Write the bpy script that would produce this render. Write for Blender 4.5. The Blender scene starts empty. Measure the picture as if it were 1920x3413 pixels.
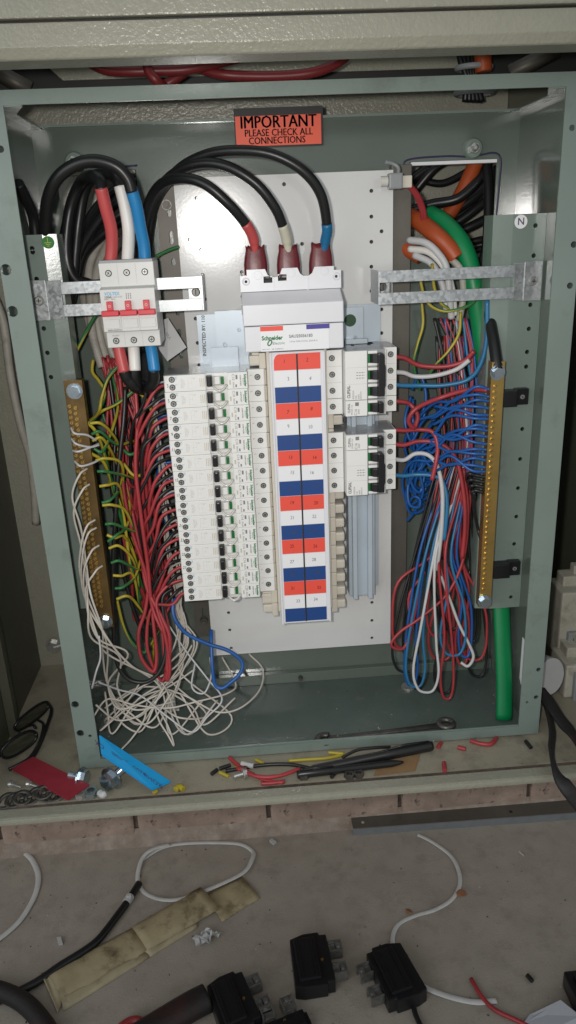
import bpy, bmesh, math, random
from mathutils import Vector, Matrix
random.seed(7)
R_ = math.radians
sc = bpy.context.scene
col = sc.collection

# ---------------------------------------------------------------- camera
CAM = Vector((-0.05954, -0.7710, 0.57824))
RX = Vector((0.99683, -0.06871, -0.04004))
RY = Vector((0.06107, 0.33890, 0.93884))
RZ = Vector((-0.05094, -0.93831, 0.34203))
F = 2558.0
cd = bpy.data.cameras.new('camera'); cam = bpy.data.objects.new('camera', cd); col.objects.link(cam)
m3 = Matrix((RX, RY, RZ)).transposed()
cam.matrix_world = Matrix.Translation(CAM) @ m3.to_4x4()
cd.sensor_fit = 'VERTICAL'; cd.sensor_height = 36.0; cd.lens = 36.0 * F / 3413.0
cd.clip_start = 0.02; cd.clip_end = 50
sc.camera = cam
# ---------------------------------------------------------------- light: dim daylight plus the phone's flash
w = bpy.data.worlds.new('World'); sc.world = w; w.use_nodes = True
bg = w.node_tree.nodes['Background']; bg.inputs[0].default_value = (0.92, 0.97, 1.0, 1); bg.inputs[1].default_value = 0.46
fl = bpy.data.lights.new('phone_flash', 'SPOT'); fl.energy = 16; fl.color = (1.0, 0.965, 0.92)
fl.shadow_soft_size = 0.012; fl.spot_size = R_(88); fl.spot_blend = 1.0
flo = bpy.data.objects.new('phone_flash', fl); col.objects.link(flo)
flo.location = CAM + RX * -0.042 + RY * 0.016
flo.rotation_euler = (Vector((-0.01, 0.06, 0.38)) - flo.location).to_track_quat('-Z', 'Y').to_euler()
dl_ = bpy.data.lights.new('daylight_opening', 'AREA'); dl_.shape = 'RECTANGLE'; dl_.size = 1.5; dl_.size_y = 1.3; dl_.energy = 12; dl_.color = (.95, .985, 1.0)
dlo = bpy.data.objects.new('daylight_opening', dl_); col.objects.link(dlo); dlo.location = (-1.45, -1.75, .75)
dlo.rotation_euler = (Vector((.05, .1, -.1)) - dlo.location).to_track_quat('-Z', 'Z').to_euler()
vs = sc.view_settings
vs.view_transform = 'Standard'; vs.look = 'None'; vs.exposure = -0.08; vs.gamma = 1.0; vs.use_curve_mapping = False

# ---------------------------------------------------------------- helpers
def ray(px, py): return RX * ((px - 960) / F) + RY * (-(py - 1706.5) / F) - RZ
def W(px, py, Y):                       # point of the scene at depth Y
    d = ray(px, py); return CAM + d * ((Y - CAM.y) / d.y)
def G(px, py, Z):                       # point of the scene at height Z
    d = ray(px, py); return CAM + d * ((Z - CAM.z) / d.z)
TZ = -0.0135      # enclosure tray
FZ = -0.0090      # chassis box floor
GZ = -0.475       # ground

def lin(c):
    c = c / 255.0
    return c / 12.92 if c <= 0.04045 else ((c + 0.055) / 1.055) ** 2.4
MATS = {}
def mat(name, c, rough=0.5, metal=0.0, var=0.0, vscale=60, bump=0.0, bscale=300, coat=0.0, spec=0.5, dirt=None, dscale=9, dmin=.52, dmax=.75,
        voro=False, trans=0.0, rvar=0.0):
    m = bpy.data.materials.new(name); m.use_nodes = True; MATS[name] = m
    nt = m.node_tree; N = nt.nodes; L = nt.links; b = N['Principled BSDF']
    b.inputs['Base Color'].default_value = (*c, 1); b.inputs['Roughness'].default_value = rough
    b.inputs['Metallic'].default_value = metal; b.inputs['Specular IOR Level'].default_value = spec
    b.inputs['Coat Weight'].default_value = coat; b.inputs['Coat Roughness'].default_value = 0.08
    if trans: b.inputs['Transmission Weight'].default_value = trans
    tc = N.new('ShaderNodeTexCoord').outputs['Object']
    colsock = None
    if var:
        if voro:
            t = N.new('ShaderNodeTexVoronoi'); t.inputs['Scale'].default_value = vscale; L.new(tc, t.inputs['Vector'])
            g = N.new('ShaderNodeRGBToBW'); L.new(t.outputs['Color'], g.inputs[0]); fac = g.outputs[0]
        else:
            t = N.new('ShaderNodeTexNoise'); t.inputs['Scale'].default_value = vscale; t.inputs['Detail'].default_value = 5
            L.new(tc, t.inputs['Vector']); fac = t.outputs['Fac']
        mr = N.new('ShaderNodeMapRange'); mr.inputs['From Min'].default_value = 0.25; mr.inputs['From Max'].default_value = 0.75
        mr.inputs['To Min'].default_value = 1 - var; mr.inputs['To Max'].default_value = 1 + var; L.new(fac, mr.inputs[0])
        mx = N.new('ShaderNodeVectorMath'); mx.operation = 'SCALE'; mx.inputs[0].default_value = c; L.new(mr.outputs[0], mx.inputs['Scale'])
        colsock = mx.outputs[0]; L.new(colsock, b.inputs['Base Color'])
        if rvar:
            mr2 = N.new('ShaderNodeMapRange'); mr2.inputs['To Min'].default_value = max(0.02, rough - rvar); mr2.inputs['To Max'].default_value = rough + rvar
            L.new(fac, mr2.inputs[0]); L.new(mr2.outputs[0], b.inputs['Roughness'])
    if dirt:
        t2 = N.new('ShaderNodeTexNoise'); t2.inputs['Scale'].default_value = dscale; t2.inputs['Detail'].default_value = 9; t2.inputs['Roughness'].default_value = .68
        L.new(tc, t2.inputs['Vector'])
        mr3 = N.new('ShaderNodeMapRange'); mr3.inputs['From Min'].default_value = dmin; mr3.inputs['From Max'].default_value = dmax; L.new(t2.outputs['Fac'], mr3.inputs[0])
        mm = N.new('ShaderNodeMix'); mm.data_type = 'RGBA'; L.new(mr3.outputs[0], mm.inputs[0])
        if colsock: L.new(colsock, mm.inputs[6])
        else: mm.inputs[6].default_value = (*c, 1)
        mm.inputs[7].default_value = (*dirt, 1); L.new(mm.outputs[2], b.inputs['Base Color'])
    if bump:
        t4 = N.new('ShaderNodeTexNoise'); t4.inputs['Scale'].default_value = bscale; t4.inputs['Detail'].default_value = 3; L.new(tc, t4.inputs['Vector'])
        bp = N.new('ShaderNodeBump'); bp.inputs['Strength'].default_value = bump; bp.inputs['Distance'].default_value = 0.002
        L.new(t4.outputs['Fac'], bp.inputs['Height']); L.new(bp.outputs[0], b.inputs['Normal'])
    return m
M = MATS
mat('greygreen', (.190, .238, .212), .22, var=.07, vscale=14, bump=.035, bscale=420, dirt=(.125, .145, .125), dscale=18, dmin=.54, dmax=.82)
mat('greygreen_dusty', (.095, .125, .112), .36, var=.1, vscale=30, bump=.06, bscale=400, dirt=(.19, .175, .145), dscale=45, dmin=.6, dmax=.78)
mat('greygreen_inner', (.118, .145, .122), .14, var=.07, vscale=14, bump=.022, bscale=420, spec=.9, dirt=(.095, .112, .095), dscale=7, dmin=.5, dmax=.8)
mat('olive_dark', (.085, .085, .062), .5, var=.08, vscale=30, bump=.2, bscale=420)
mat('cream', (.285, .28, .222), .27, var=.04, vscale=90, bump=.38, bscale=330, coat=.1)
mat('cream_tray', (.30, .275, .21), .42, var=.08, vscale=40, bump=.25, bscale=420, dirt=(.13, .115, .09), dscale=22, dmin=.52, dmax=.8)
mat('plate_white', (.70, .70, .69), .12, var=.02, vscale=20, spec=.9, bump=.015, bscale=300, coat=.9, dirt=(.66, .65, .61), dscale=10, dmin=.55, dmax=.85)
mat('zinc_blue', (.50, .57, .63), .36, metal=.25, var=.06, vscale=25)
mat('galv', (.42, .44, .45), .38, metal=.6, var=.13, vscale=330, voro=True, rvar=.10)
mat('galv_dull', (.125, .115, .098), .5, metal=.3, var=.15, vscale=30, dirt=(.08, .07, .06), dscale=15)
mat('steel', (.56, .56, .54), .30, metal=.75, var=.15, vscale=300)
mat('screw_steel', (.36, .37, .35), .35, metal=.45, var=.3, vscale=500)
mat('steel_blue', (.50, .58, .64), .25, metal=1, var=.1, vscale=200)
mat('steel_dark', (.12, .115, .105), .42, metal=.7, var=.35, vscale=90)
mat('brass', (.55, .37, .12), .34, metal=.9, var=.12, vscale=50)
mat('brass_dull', (.15, .095, .035), .42, metal=.7, var=.3, vscale=50)
mat('brass_screw', (.78, .56, .22), .2, metal=1)
mat('white_plastic', (.78, .775, .75), .38, var=.015, vscale=40, bump=.02, bscale=900)
mat('isolator_white', (.72, .72, .75), .3, var=.015, vscale=40)
mat('grey_case', (.30, .305, .31), .22, var=.06, vscale=30)
mat('switch_grey', (.58, .58, .56), .38, var=.02, vscale=40)
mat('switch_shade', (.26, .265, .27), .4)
mat('beige_plastic', (.62, .575, .49), .42, var=.05, vscale=40)
mat('clear_plastic', (.62, .61, .56), .15, var=.05, vscale=80)
mat('black_plastic', (.012, .012, .014), .32, bump=.05, bscale=600)
mat('black_matt', (.012, .012, .012), .55)
mat('green_flag', (.0, .14, .025), .4)
mat('paper_white', (.80, .80, .82), .6, bump=.03, bscale=80)
mat('label_red', (.80, .085, .055), .55)
mat('label_blue', (.010, .055, .22), .55)
mat('label_orange', (.86, .115, .055), .5, var=.05, vscale=20, bump=.1, bscale=25)
mat('ink', (.02, .02, .022), .6)
mat('ink_grey', (.20, .20, .21), .6)
mat('ink_faint', (.50, .50, .49), .6)
mat('ink_blue', (.16, .42, .62), .6)
mat('ink_pen', (.07, .06, .06), .6)
mat('ink_num', (.16, .15, .15), .6)
mat('ink_green', (.0, .17, .04), .6)
mat('ink_violet', (.07, .055, .30), .6)
mat('marker', (.03, .02, .07), .5)
mat('sticker_green', (.02, .20, .03), .45)
mat('sticker_darkgreen', (.012, .06, .018), .5)
mat('sticker_yellow', (.5, .5, .05), .5)
mat('switch_red', (.55, .025, .04), .38)
mat('wire_red', (.35, .036, .042), .42, var=.22, vscale=30)
mat('wire_black', (.012, .012, .012), .38)
mat('wire_blue', (.010, .085, .30), .38, var=.15, vscale=30)
mat('wire_lightblue', (.025, .16, .32), .38, var=.12, vscale=30)
mat('wire_white', (.52, .52, .52), .45, var=.06, vscale=40)
mat('wire_cream', (.54, .50, .44), .45, var=.1, vscale=40)
mat('wire_green', (.03, .17, .05), .4)
mat('wire_yellow', (.42, .34, .03), .4)
mat('cable_black', (.010, .0105, .011), .36, bump=.06, bscale=120)
mat('cable_wine', (.17, .016, .018), .42)
mat('blade', (.26, .26, .25), .32, metal=.7, var=.35, vscale=120)
mat('mortar_dark', (.15, .115, .095), .9, var=.4, vscale=60, bump=.6, bscale=250)
mat('sheath_grey', (.40, .38, .33), .5, var=.15, vscale=60, dirt=(.2, .18, .15), dscale=50)
mat('sleeve_red', (.48, .07, .07), .42, var=.08, vscale=30)
mat('sleeve_white', (.72, .70, .66), .42)
mat('sleeve_ivory', (.52, .50, .40), .42)
mat('sleeve_blue', (.015, .20, .46), .4)
mat('sleeve_darkblue', (.01, .13, .28), .4)
mat('shrink_maroon', (.13, .012, .016), .38, var=.2, vscale=40, bump=.15, bscale=90)
mat('shrink_wine', (.26, .025, .038), .45, var=.1, vscale=60, bump=.1, bscale=150)
mat('shrink_blue', (.0, .27, .58), .42, var=.06, vscale=60)
mat('shrink_green', (.0, .20, .062), .42, var=.08, vscale=30)
mat('conduit_orange', (.38, .07, .018), .45, var=.08, vscale=30)
mat('pen_black', (.014, .014, .014), .3)
mat('lens', (.05, .052, .035), .06, coat=.6)
mat('cardboard', (.25, .15, .07), .7, var=.15, vscale=60)
mat('brick', (.37, .275, .22), .85, var=.28, vscale=22, bump=.6, bscale=160, dirt=(.10, .07, .065), dscale=60, dmin=.56, dmax=.68)
mat('mortar', (.36, .30, .25), .9, var=.25, vscale=50, bump=.6, bscale=250, dirt=(.26, .19, .15), dscale=24, dmin=.45, dmax=.7)
mat('concrete', (.365, .325, .275), .85, var=.09, vscale=22, bump=.3, bscale=320, dirt=(.265, .23, .19), dscale=30, dmin=.50, dmax=.78)
mat('aluminium', (.34, .37, .40), .42, metal=.6, var=.1, vscale=60)
mat('pouch', (.40, .335, .20), .62, var=.2, vscale=26, bump=.45, bscale=60, dirt=(.10, .065, .03), dscale=24, dmin=.50, dmax=.70)
mat('pouch_inside', (.42, .36, .235), .6, var=.12, vscale=40, dirt=(.2, .14, .07), dscale=30, dmin=.52, dmax=.75)
mat('strip_white', (.60, .60, .58), .5, var=.08, vscale=60)
mat('paper_grey', (.44, .46, .50), .6, bump=.2, bscale=30)
mat('device_cream', (.46, .445, .37), .45, var=.08, vscale=40, dirt=(.24, .22, .17), dscale=30)
mat('device_grey', (.26, .275, .28), .45)
mat('strap_black', (.014, .012, .012), .6, bump=.3, bscale=150, var=.2, vscale=40, dirt=(.05, .012, .01), dscale=7)
mat('grit_light', (.45, .42, .36), .8); mat('grit_dark', (.06, .045, .035), .8); mat('grit_rust', (.30, .13, .06), .8)

class MB:
    def __init__(s): s.v = []; s.f = []; s.mi = []; s.sm = []
    def add(s, vs, fs, mi=0, smooth=False):
        o = len(s.v); s.v += [tuple(v) for v in vs]
        for f in fs: s.f.append([i + o for i in f]); s.mi.append(mi); s.sm.append(smooth)
    def box(s, x0, x1, y0, y1, z0, z1, c=0.0, mi=0):
        if x0 > x1: x0, x1 = x1, x0
        if y0 > y1: y0, y1 = y1, y0
        if z0 > z1: z0, z1 = z1, z0
        if c <= 0:
            v = [(x, y, z) for z in (z0, z1) for y in (y0, y1) for x in (x0, x1)]
            s.add(v, [(0, 2, 3, 1), (4, 5, 7, 6), (0, 1, 5, 4), (2, 6, 7, 3), (0, 4, 6, 2), (1, 3, 7, 5)], mi); return
        c = min(c, (x1 - x0) * .45, (y1 - y0) * .45, (z1 - z0) * .45)
        bm = bmesh.new()
        vs = [bm.verts.new((x, y, z)) for z in (z0, z1) for y in (y0, y1) for x in (x0, x1)]
        for f in [(0, 2, 3, 1), (4, 5, 7, 6), (0, 1, 5, 4), (2, 6, 7, 3), (0, 4, 6, 2), (1, 3, 7, 5)]: bm.faces.new([vs[i] for i in f])
        bmesh.ops.bevel(bm, geom=bm.edges[:], offset=c, segments=2, profile=.6, affect='EDGES')
        s.bm(bm, mi)
    def bm(s, bm, mi=0, smooth=False):
        bm.verts.index_update()
        s.add([v.co[:] for v in bm.verts], [[v.index for v in f.verts] for f in bm.faces], mi, smooth); bm.free()
    def prism(s, pts, h0, h1, axis='z', c=0.0, mi=0):
        """pts 2-D outline; axis = extrusion axis"""
        def P(a, b, h): return {'z': (a, b, h), 'y': (a, h, b), 'x': (h, a, b)}[axis]
        bm = bmesh.new(); n = len(pts)
        lo = [bm.verts.new(P(a, b, h0)) for a, b in pts]; hi = [bm.verts.new(P(a, b, h1)) for a, b in pts]
        bm.faces.new(lo); bm.faces.new(hi[::-1])
        for i in range(n): bm.faces.new((lo[i], hi[i], hi[(i + 1) % n], lo[(i + 1) % n]))
        bmesh.ops.recalc_face_normals(bm, faces=bm.faces[:])
        if c > 0: bmesh.ops.bevel(bm, geom=bm.edges[:], offset=c, segments=2, profile=.6, affect='EDGES', clamp_overlap=True)
        s.bm(bm, mi)
    def cyl(s, p0, p1, r0, r1=None, n=16, mi=0, smooth=True, caps=True):
        p0 = Vector(p0); p1 = Vector(p1); r1 = r0 if r1 is None else r1
        d = (p1 - p0).normalized(); a = d.orthogonal().normalized(); b = d.cross(a)
        ring = [(a * math.cos(2 * math.pi * i / n) + b * math.sin(2 * math.pi * i / n)) for i in range(n)]
        vs = [p0 + q * r0 for q in ring] + [p1 + q * r1 for q in ring]
        s.add(vs, [(i, (i + 1) % n, n + (i + 1) % n, n + i) for i in range(n)], mi, smooth)
        if caps: s.add(vs, [list(range(n))[::-1], list(range(n, 2 * n))], mi, False)
    def tube(s, pts, r, n=8, mi=0, mi2=None, twist=0.0, flat=1.0, up=None, radii=None):
        k = len(pts); pts = [Vector(p) for p in pts]
        T = [(pts[min(i + 1, k - 1)] - pts[max(i - 1, 0)]).normalized() for i in range(k)]
        nrm = (up or T[0].orthogonal()).copy(); vs = []; acc = 0
        for i in range(k):
            if up is not None: nrm = up.copy()
            nrm = (nrm - T[i] * nrm.dot(T[i])); nrm = nrm.normalized() if nrm.length > 1e-6 else T[i].orthogonal().normalized()
            bi = T[i].cross(nrm); rr = radii[i] if radii else r
            if i: acc += (pts[i] - pts[i - 1]).length * twist
            for j in range(n):
                a = 2 * math.pi * j / n + acc
                vs.append(pts[i] + nrm * (math.cos(a) * rr * flat) + bi * (math.sin(a) * rr))
        fa = []; fb = []
        for i in range(k - 1):
            for j in range(n):
                q = (i * n + j, i * n + (j + 1) % n, (i + 1) * n + (j + 1) % n, (i + 1) * n + j)
                (fb if (mi2 is not None and j >= n // 2) else fa).append(q)
        o = len(s.v); s.v += [tuple(v) for v in vs]
        for fs, mm in ((fa, mi), (fb, mi2 or 0)):
            for f in fs: s.f.append([x + o for x in f]); s.mi.append(mm); s.sm.append(True)
        s.f.append([o + j for j in range(n)][::-1]); s.f.append([o + (k - 1) * n + j for j in range(n)]); s.mi += [mi, mi]; s.sm += [False, False]
    def mesh(s, name):
        me = bpy.data.meshes.new(name); me.from_pydata(s.v, [], s.f); me.update()
        me.polygons.foreach_set('material_index', s.mi); me.polygons.foreach_set('use_smooth', s.sm)
        return me
    def build(s, name, mats, parent=None):
        return link(name, s.mesh(name), mats, parent)
def setm(me, mats):
    if not isinstance(mats, (list, tuple)): mats = [mats]
    for m in mats: me.materials.append(M[m] if isinstance(m, str) else m)
def link(name, me, mats, parent=None):
    if mats is not None: setm(me, mats)
    o = bpy.data.objects.new(name, me); col.objects.link(o)
    if parent is not None: o.parent = parent
    return o
def tag(o, label=None, cat=None, group=None, kind=None):
    if label: o['label'] = label
    if cat: o['category'] = cat
    if group: o['group'] = group
    if kind: o['kind'] = kind
    return o
def thing(name, label, cat, group=None, loc=None):
    o = bpy.data.objects.new(name, None); col.objects.link(o); o.empty_display_size = .01
    tag(o, label, cat, group)
    if loc is not None: o.location = loc; o['_fixed'] = 1
    return o
def copy_tree(o, parent=None):
    c = o.copy(); col.objects.link(c); c.parent = parent
    for ch in [x for x in col.objects if x.parent == o]: copy_tree(ch, c)
    return c
def plate_mesh(outline, holes, t, name='plate'):
    """2-D plate (x,z) with holes; local y from 0 (front) to t (back)"""
    cu = bpy.data.curves.new(name, 'CURVE'); cu.dimensions = '2D'; cu.fill_mode = 'BOTH'; cu.extrude = t / 2
    for loop in [outline] + holes:
        sp = cu.splines.new('POLY'); sp.points.add(len(loop) - 1); sp.use_cyclic_u = True
        for p, (a, b) in zip(sp.points, loop): p.co = (a, b, 0, 1)
    ob = bpy.data.objects.new(name, cu); me = bpy.data.meshes.new_from_object(ob)
    bpy.data.objects.remove(ob); bpy.data.curves.remove(cu)
    me.materials.clear()
    me.transform(Matrix(((1, 0, 0, 0), (0, 0, -1, t / 2), (0, 1, 0, 0), (0, 0, 0, 1))))
    return me
def circ(x, z, r, n=14): return [(x + r * math.cos(2 * math.pi * i / n), z + r * math.sin(2 * math.pi * i / n)) for i in range(n)]
def slot(x, z, hw, hh, n=6):
    r = hw; pts = []
    for i in range(n + 1): a = math.pi * i / n; pts.append((x + r * math.cos(a), z + hh - r + r * math.sin(a)))
    for i in range(n + 1): a = math.pi + math.pi * i / n; pts.append((x + r * math.cos(a), z - hh + r + r * math.sin(a)))
    return pts
def rect(x0, x1, z0, z1): return [(x0, z0), (x1, z0), (x1, z1), (x0, z1)]
_tc = {}
def text_mesh(s, size, align='CENTER', bold=0.0, sx=1.0):
    k = (s, size, align, bold, sx)
    if k not in _tc:
        cu = bpy.data.curves.new('t', 'FONT'); cu.body = s; cu.size = size; cu.align_x = align; cu.align_y = 'CENTER'; cu.resolution_u = 2; cu.offset = bold * size
        ob = bpy.data.objects.new('t', cu); me = bpy.data.meshes.new_from_object(ob)
        bpy.data.objects.remove(ob); bpy.data.curves.remove(cu); me.materials.clear()
        _tc[k] = ([(v.co.x * sx, v.co.y) for v in me.vertices], [list(p.vertices) for p in me.polygons]); bpy.data.meshes.remove(me)
    return _tc[k]
def addtext(mb, s, size, pos, rot=0, mi=0, align='CENTER', bold=0.0, sx=1.0, basis=None):
    vs, fs = text_mesh(s, size, align, bold, sx); a = R_(rot); c, n = math.cos(a), math.sin(a)
    if basis:
        ex, ey = basis; P = Vector(pos)
        mb.add([P + ex * (x * c - y * n) + ey * (x * n + y * c) for x, y in vs], fs, mi)
    else: mb.add([(pos[0] + x * c - y * n, pos[1], pos[2] + x * n + y * c) for x, y in vs], fs, mi)
def spline(pts, sub=8):
    P = [Vector(p) for p in pts]; P = [P[0] * 2 - P[1]] + P + [P[-1] * 2 - P[-2]]; out = []
    for i in range(1, len(P) - 2):
        p0, p1, p2, p3 = P[i - 1:i + 3]
        for k in range(sub):
            t = k / sub
            out.append(.5 * ((2 * p1) + (p2 - p0) * t + (2 * p0 - 5 * p1 + 4 * p2 - p3) * t * t + (3 * p1 - p0 - 3 * p2 + p3) * t ** 3))
    out.append(P[-2]); return out
def wire(name, mats, pts, r, label, cat='wire', group=None, n=8, sub=8, twist=60, parent=None, world=False):
    P = [Vector(p) for p in pts] if world else [W(*p) for p in pts]
    mb = MB()
    if isinstance(mats, (list, tuple)): mb.tube(spline(P, sub), r, n, 0, 1, twist)
    else: mb.tube(spline(P, sub), r, n)
    o = mb.build(name, mats, parent)
    if parent is None: tag(o, label, cat, group)
    return o
def screw_mesh(r=.0027, name='terminal_screw', depth=.0012):
    """screw facing -y at local origin: dark socket ring, steel head, cross recess"""
    mb = MB(); mb.cyl((0, .0006, 0), (0, -.0002, 0), r * 1.22, n=14, mi=1, smooth=False)
    mb.cyl((0, .0004, 0), (0, -.0007, 0), r, r * .86, n=14, mi=0, smooth=False)
    a = random.uniform(0, 3); 
    for q in (0, math.pi / 2):
        c, s_ = math.cos(a + q), math.sin(a + q); l = r * .62; t = r * .13
        v = [(c * u * l - s_ * w_ * t, -.0009, s_ * u * l + c * w_ * t) for u, w_ in ((-1, -1), (1, -1), (1, 1), (-1, 1))]
        mb.add(v, [(0, 1, 2, 3)], 1)
    me = mb.mesh(name); setm(me, ['screw_steel', 'black_matt']); return me
SCREW = [screw_mesh() for _ in range(4)]
def put(me, name, loc, parent, rot=None):
    o = bpy.data.objects.new(name, me); col.objects.link(o); o.parent = parent; o.location = loc
    if rot: o.rotation_euler = rot
    return o
def hexbolt(mb, p0, d, head_r, head_h, shank_r, shank_l, mi=0, washer=True):
    p0 = Vector(p0); d = Vector(d).normalized()
    mb.cyl(p0, p0 + d * head_h, head_r, n=6, mi=mi, smooth=False)
    if washer: mb.cyl(p0 + d * head_h, p0 + d * (head_h + head_r * .22), head_r * 1.35, n=18, mi=mi, smooth=False)
    k = 10; q = p0 + d * head_h
    for i in range(k):
        mb.cyl(q + d * (shank_l * i / k), q + d * (shank_l * (i + .5) / k), shank_r, shank_r * .86, n=10, mi=mi, caps=False)
        mb.cyl(q + d * (shank_l * (i + .5) / k), q + d * (shank_l * (i + 1) / k), shank_r * .86, shank_r, n=10, mi=mi, caps=(i == k - 1))

# ================================================================ SETTING
# ground
mb = MB(); mb.add([(-6, -6, GZ), (6, -6, GZ), (6, 6, GZ), (-6, 6, GZ)], [(0, 1, 2, 3)])
tag(mb.build('ground', 'concrete'), kind='structure')
# brick wall with single bricks
WY = .385
wall = thing('brick_wall', 'speckled reddish brick wall course meeting the concrete below the enclosure', 'brick wall')
mb = MB(); mb.box(-1.6, 1.6, WY + .006, WY + .11, GZ - .02, .9); mb.build('mortar_bed', 'mortar_dark', wall)
mb = MB(); mb.prism([(WY + .007, GZ - .002), (WY + .003, GZ + .024), (WY - .005, GZ + .012), (WY - .022, GZ - .002)], -1.5, 1.5, 'x'); mb.build('mortar_skirt', 'mortar', wall)
bmes = []
for k in range(5):
    mb = MB(); mb.box(-.1195, .1195, 0, .1, 0, .076, .004)
    for i, v in enumerate(mb.v): mb.v[i] = (v[0] + random.uniform(-.0012, .0012), v[1] + random.uniform(-.0015, .0015), v[2] + random.uniform(-.001, .001))
    me = mb.mesh('brick'); setm(me, 'brick'); bmes.append(me)
for r in range(7):
    for i in range(-4, 5):
        x = -.0565 + i * .247 + (.1235 if r % 2 == 0 else 0)
        put(bmes[(i * 3 + r) % 5], 'brick', (x, WY - random.uniform(0, .002), GZ + .012 + r * .086), wall)

# ================================================================ OUTER ENCLOSURE
EX = .382; EY0 = -.056; EY1 = .25
enc = thing('outer_enclosure', 'large cream textured steel enclosure holding the grey-green box', 'enclosure')
mb = MB(); mb.box(-EX, EX, EY1, EY1 + .002, TZ, 1.05); mb.build('back_wall', 'cream', enc)
for s in (-1, 1):
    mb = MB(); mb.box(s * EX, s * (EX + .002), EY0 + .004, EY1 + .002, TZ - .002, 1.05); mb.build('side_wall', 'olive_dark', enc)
mb = MB(); mb.box(-EX, EX, EY0 + .004, EY1, TZ - .002, TZ); mb.build('tray', 'cream_tray', enc)
# front lip of the tray: rounded bar
LT = TZ + .006; yb_ = G(960, 2622, LT).y; yf_ = G(960, 2656, LT).y; zl_ = W(960, 2678, yf_ - .002).z
mb = MB()
mb.prism([(yb_, zl_ + .003), (yb_, LT - .001), (yb_ - .001, LT), (yf_ + .002, LT), (yf_ - .0012, LT - .0012), (yf_ - .002, LT - .004), (yf_ - .002, zl_), (yf_, zl_), (yf_, zl_ + .003)], -EX - .05, EX + .05, 'x', c=.0006)
mb.build('front_lip', 'cream', enc)
# header above the opening, in two bands with a seam, and the folded lower edge
HY = -.080; HZ = W(960, 172, HY).z; HC = W(960, 132, HY).z; HS = W(960, 47, HY).z
mb = MB(); mb.prism([(HY, HC), (HY + .0035, HZ + .001), (HY + .005, HZ), (HY + .036, HZ), (HY + .036, HS - .0008), (HY, HS - .0008)], -.46, .46, 'x', c=.0007); mb.build('header', 'cream', enc)
mb = MB(); mb.box(-.46, .46, HY + .003, HY + .030, HS - .0007, HS + .0008); mb.build('door_seal', 'black_matt', enc)
mb = MB(); mb.prism([(HY - .004, HS + .0012), (HY - .004, HS + .25), (HY + .036, HS + .25), (HY + .036, HS + .0012)], -.46, .46, 'x', c=.0014); mb.build('upper_door', 'cream', enc)
# mounting rails that hold the enclosure off the bricks
for z in (.05, .6):
    mb = MB(); mb.box(-.3, .3, EY1 + .002, WY, z, z + .04); mb.build('mounting_rail', 'galv_dull', enc)
# door edge standing on the left side of the tray
mb = MB(); a = G(0, 2250, TZ); 
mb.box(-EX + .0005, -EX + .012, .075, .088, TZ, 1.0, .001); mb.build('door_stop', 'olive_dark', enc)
mb = MB(); mb.box(.283, EX - .0005, EY1 - .004, EY1 - .0005, TZ + .0005, 1.0); mb.build('recess_shade_panel', 'olive_dark', enc)  # dark sheet added over the cream back wall as shade in the right recess

# pan in the slot, and a black strip added as the rim's shadow band
P0 = W(150, 210, .225); P1 = W(215, 262, .225)
pan = thing('mounting_pan', 'cream mounting pan with sloped corner in the slot under the header', 'mounting pan')
zt = W(960, 150, .225).z; zb = W(960, 246, .225).z
xl = W(150, 210, .225).x; xr = W(1640, 210, .225).x
mb = MB(); mb.prism([(xl, zt + .05), (xl, zt - .012), (xl + .018, zb), (xr - .04, zb), (xr + .02, zt - .01), (xr + .02, zt + .05)], .222, .226, 'y', c=.0004); mb.build('pan_sheet', 'cream', pan)
mb = MB(); mb.box(-.37, .37, .228, .249, zb - .018, zb + .10); mb.build('shadow_backing', 'black_matt', pan)

# ================================================================ INNER BOX
D = .157; BX = .267; IX = .253; OX = .278; ZB0 = -.0115; ZT = .7050; IT = .6931
box = thing('chassis_box', 'open grey-green painted steel box with flat rim standing in the enclosure', 'enclosure')
holes = [rect(-IX, IX, 0, IT)]
for px, py, r in [(2, 497, 9), (20, 899, 15), (42, 1038, 15), (250, 2348, 13), (268, 2444, 13), (300, 2453, 6), (1907, 426, 8), (1913, 815, 9), (1900, 952, 9),
                  (1795, 2232, 8), (1787, 2324, 8), (1757, 2341, 5)]:
    p = W(px, py, 0); holes.append(circ(p.x, p.z, r * .00034, 18))
for s in (-1, 1):
    mb = MB(); mb.box(s * (OX - .0016), s * OX, .0022, .030, ZB0 + .001, ZT - .001); mb.box(s * (BX + .0018), s * (OX - .0018), .0285, .030, ZB0 + .001, ZT - .002); mb.build('added_rim_return', 'greygreen', box)  # return and closing strip added to keep the rim holes dark
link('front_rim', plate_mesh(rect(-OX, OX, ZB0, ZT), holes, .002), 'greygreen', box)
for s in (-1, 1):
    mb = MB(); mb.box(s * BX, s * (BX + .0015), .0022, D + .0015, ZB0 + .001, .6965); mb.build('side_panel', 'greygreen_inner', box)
    mb = MB()   # folded corner gusset under the open top
    mb.prism([(s * BX, .0022), (s * BX, D), (s * (BX - .012), D), (s * (BX - .012), .05), (s * (BX - .03), .0022)], .692, .6932, 'z'); mb.build('corner_gusset', 'greygreen', box)
def RW(px0, py0, px1, py1, Y): a = W(px0, py0, Y); b = W(px1, py1, Y); return a, b
cl0, cl1 = W(187, 575, D), W(492, 960, D); cr0, cr1 = W(1365, 540, D), W(1640, 853, D)
CL = rect(cl0.x, cl1.x, cl1.z, cl0.z); CR = rect(cr0.x, cr1.x, cr1.z, cr0.z)
bh = [CL, CR]
for px, py in [(250, 545), (1580, 495)]:
    pass
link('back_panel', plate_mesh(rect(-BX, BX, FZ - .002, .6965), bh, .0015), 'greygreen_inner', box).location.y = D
mb = MB(); mb.box(-BX + .0002, BX - .0002, D - .0045, D - .0002, .6935, .6960); mb.build('top_flange', 'greygreen', box)
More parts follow.
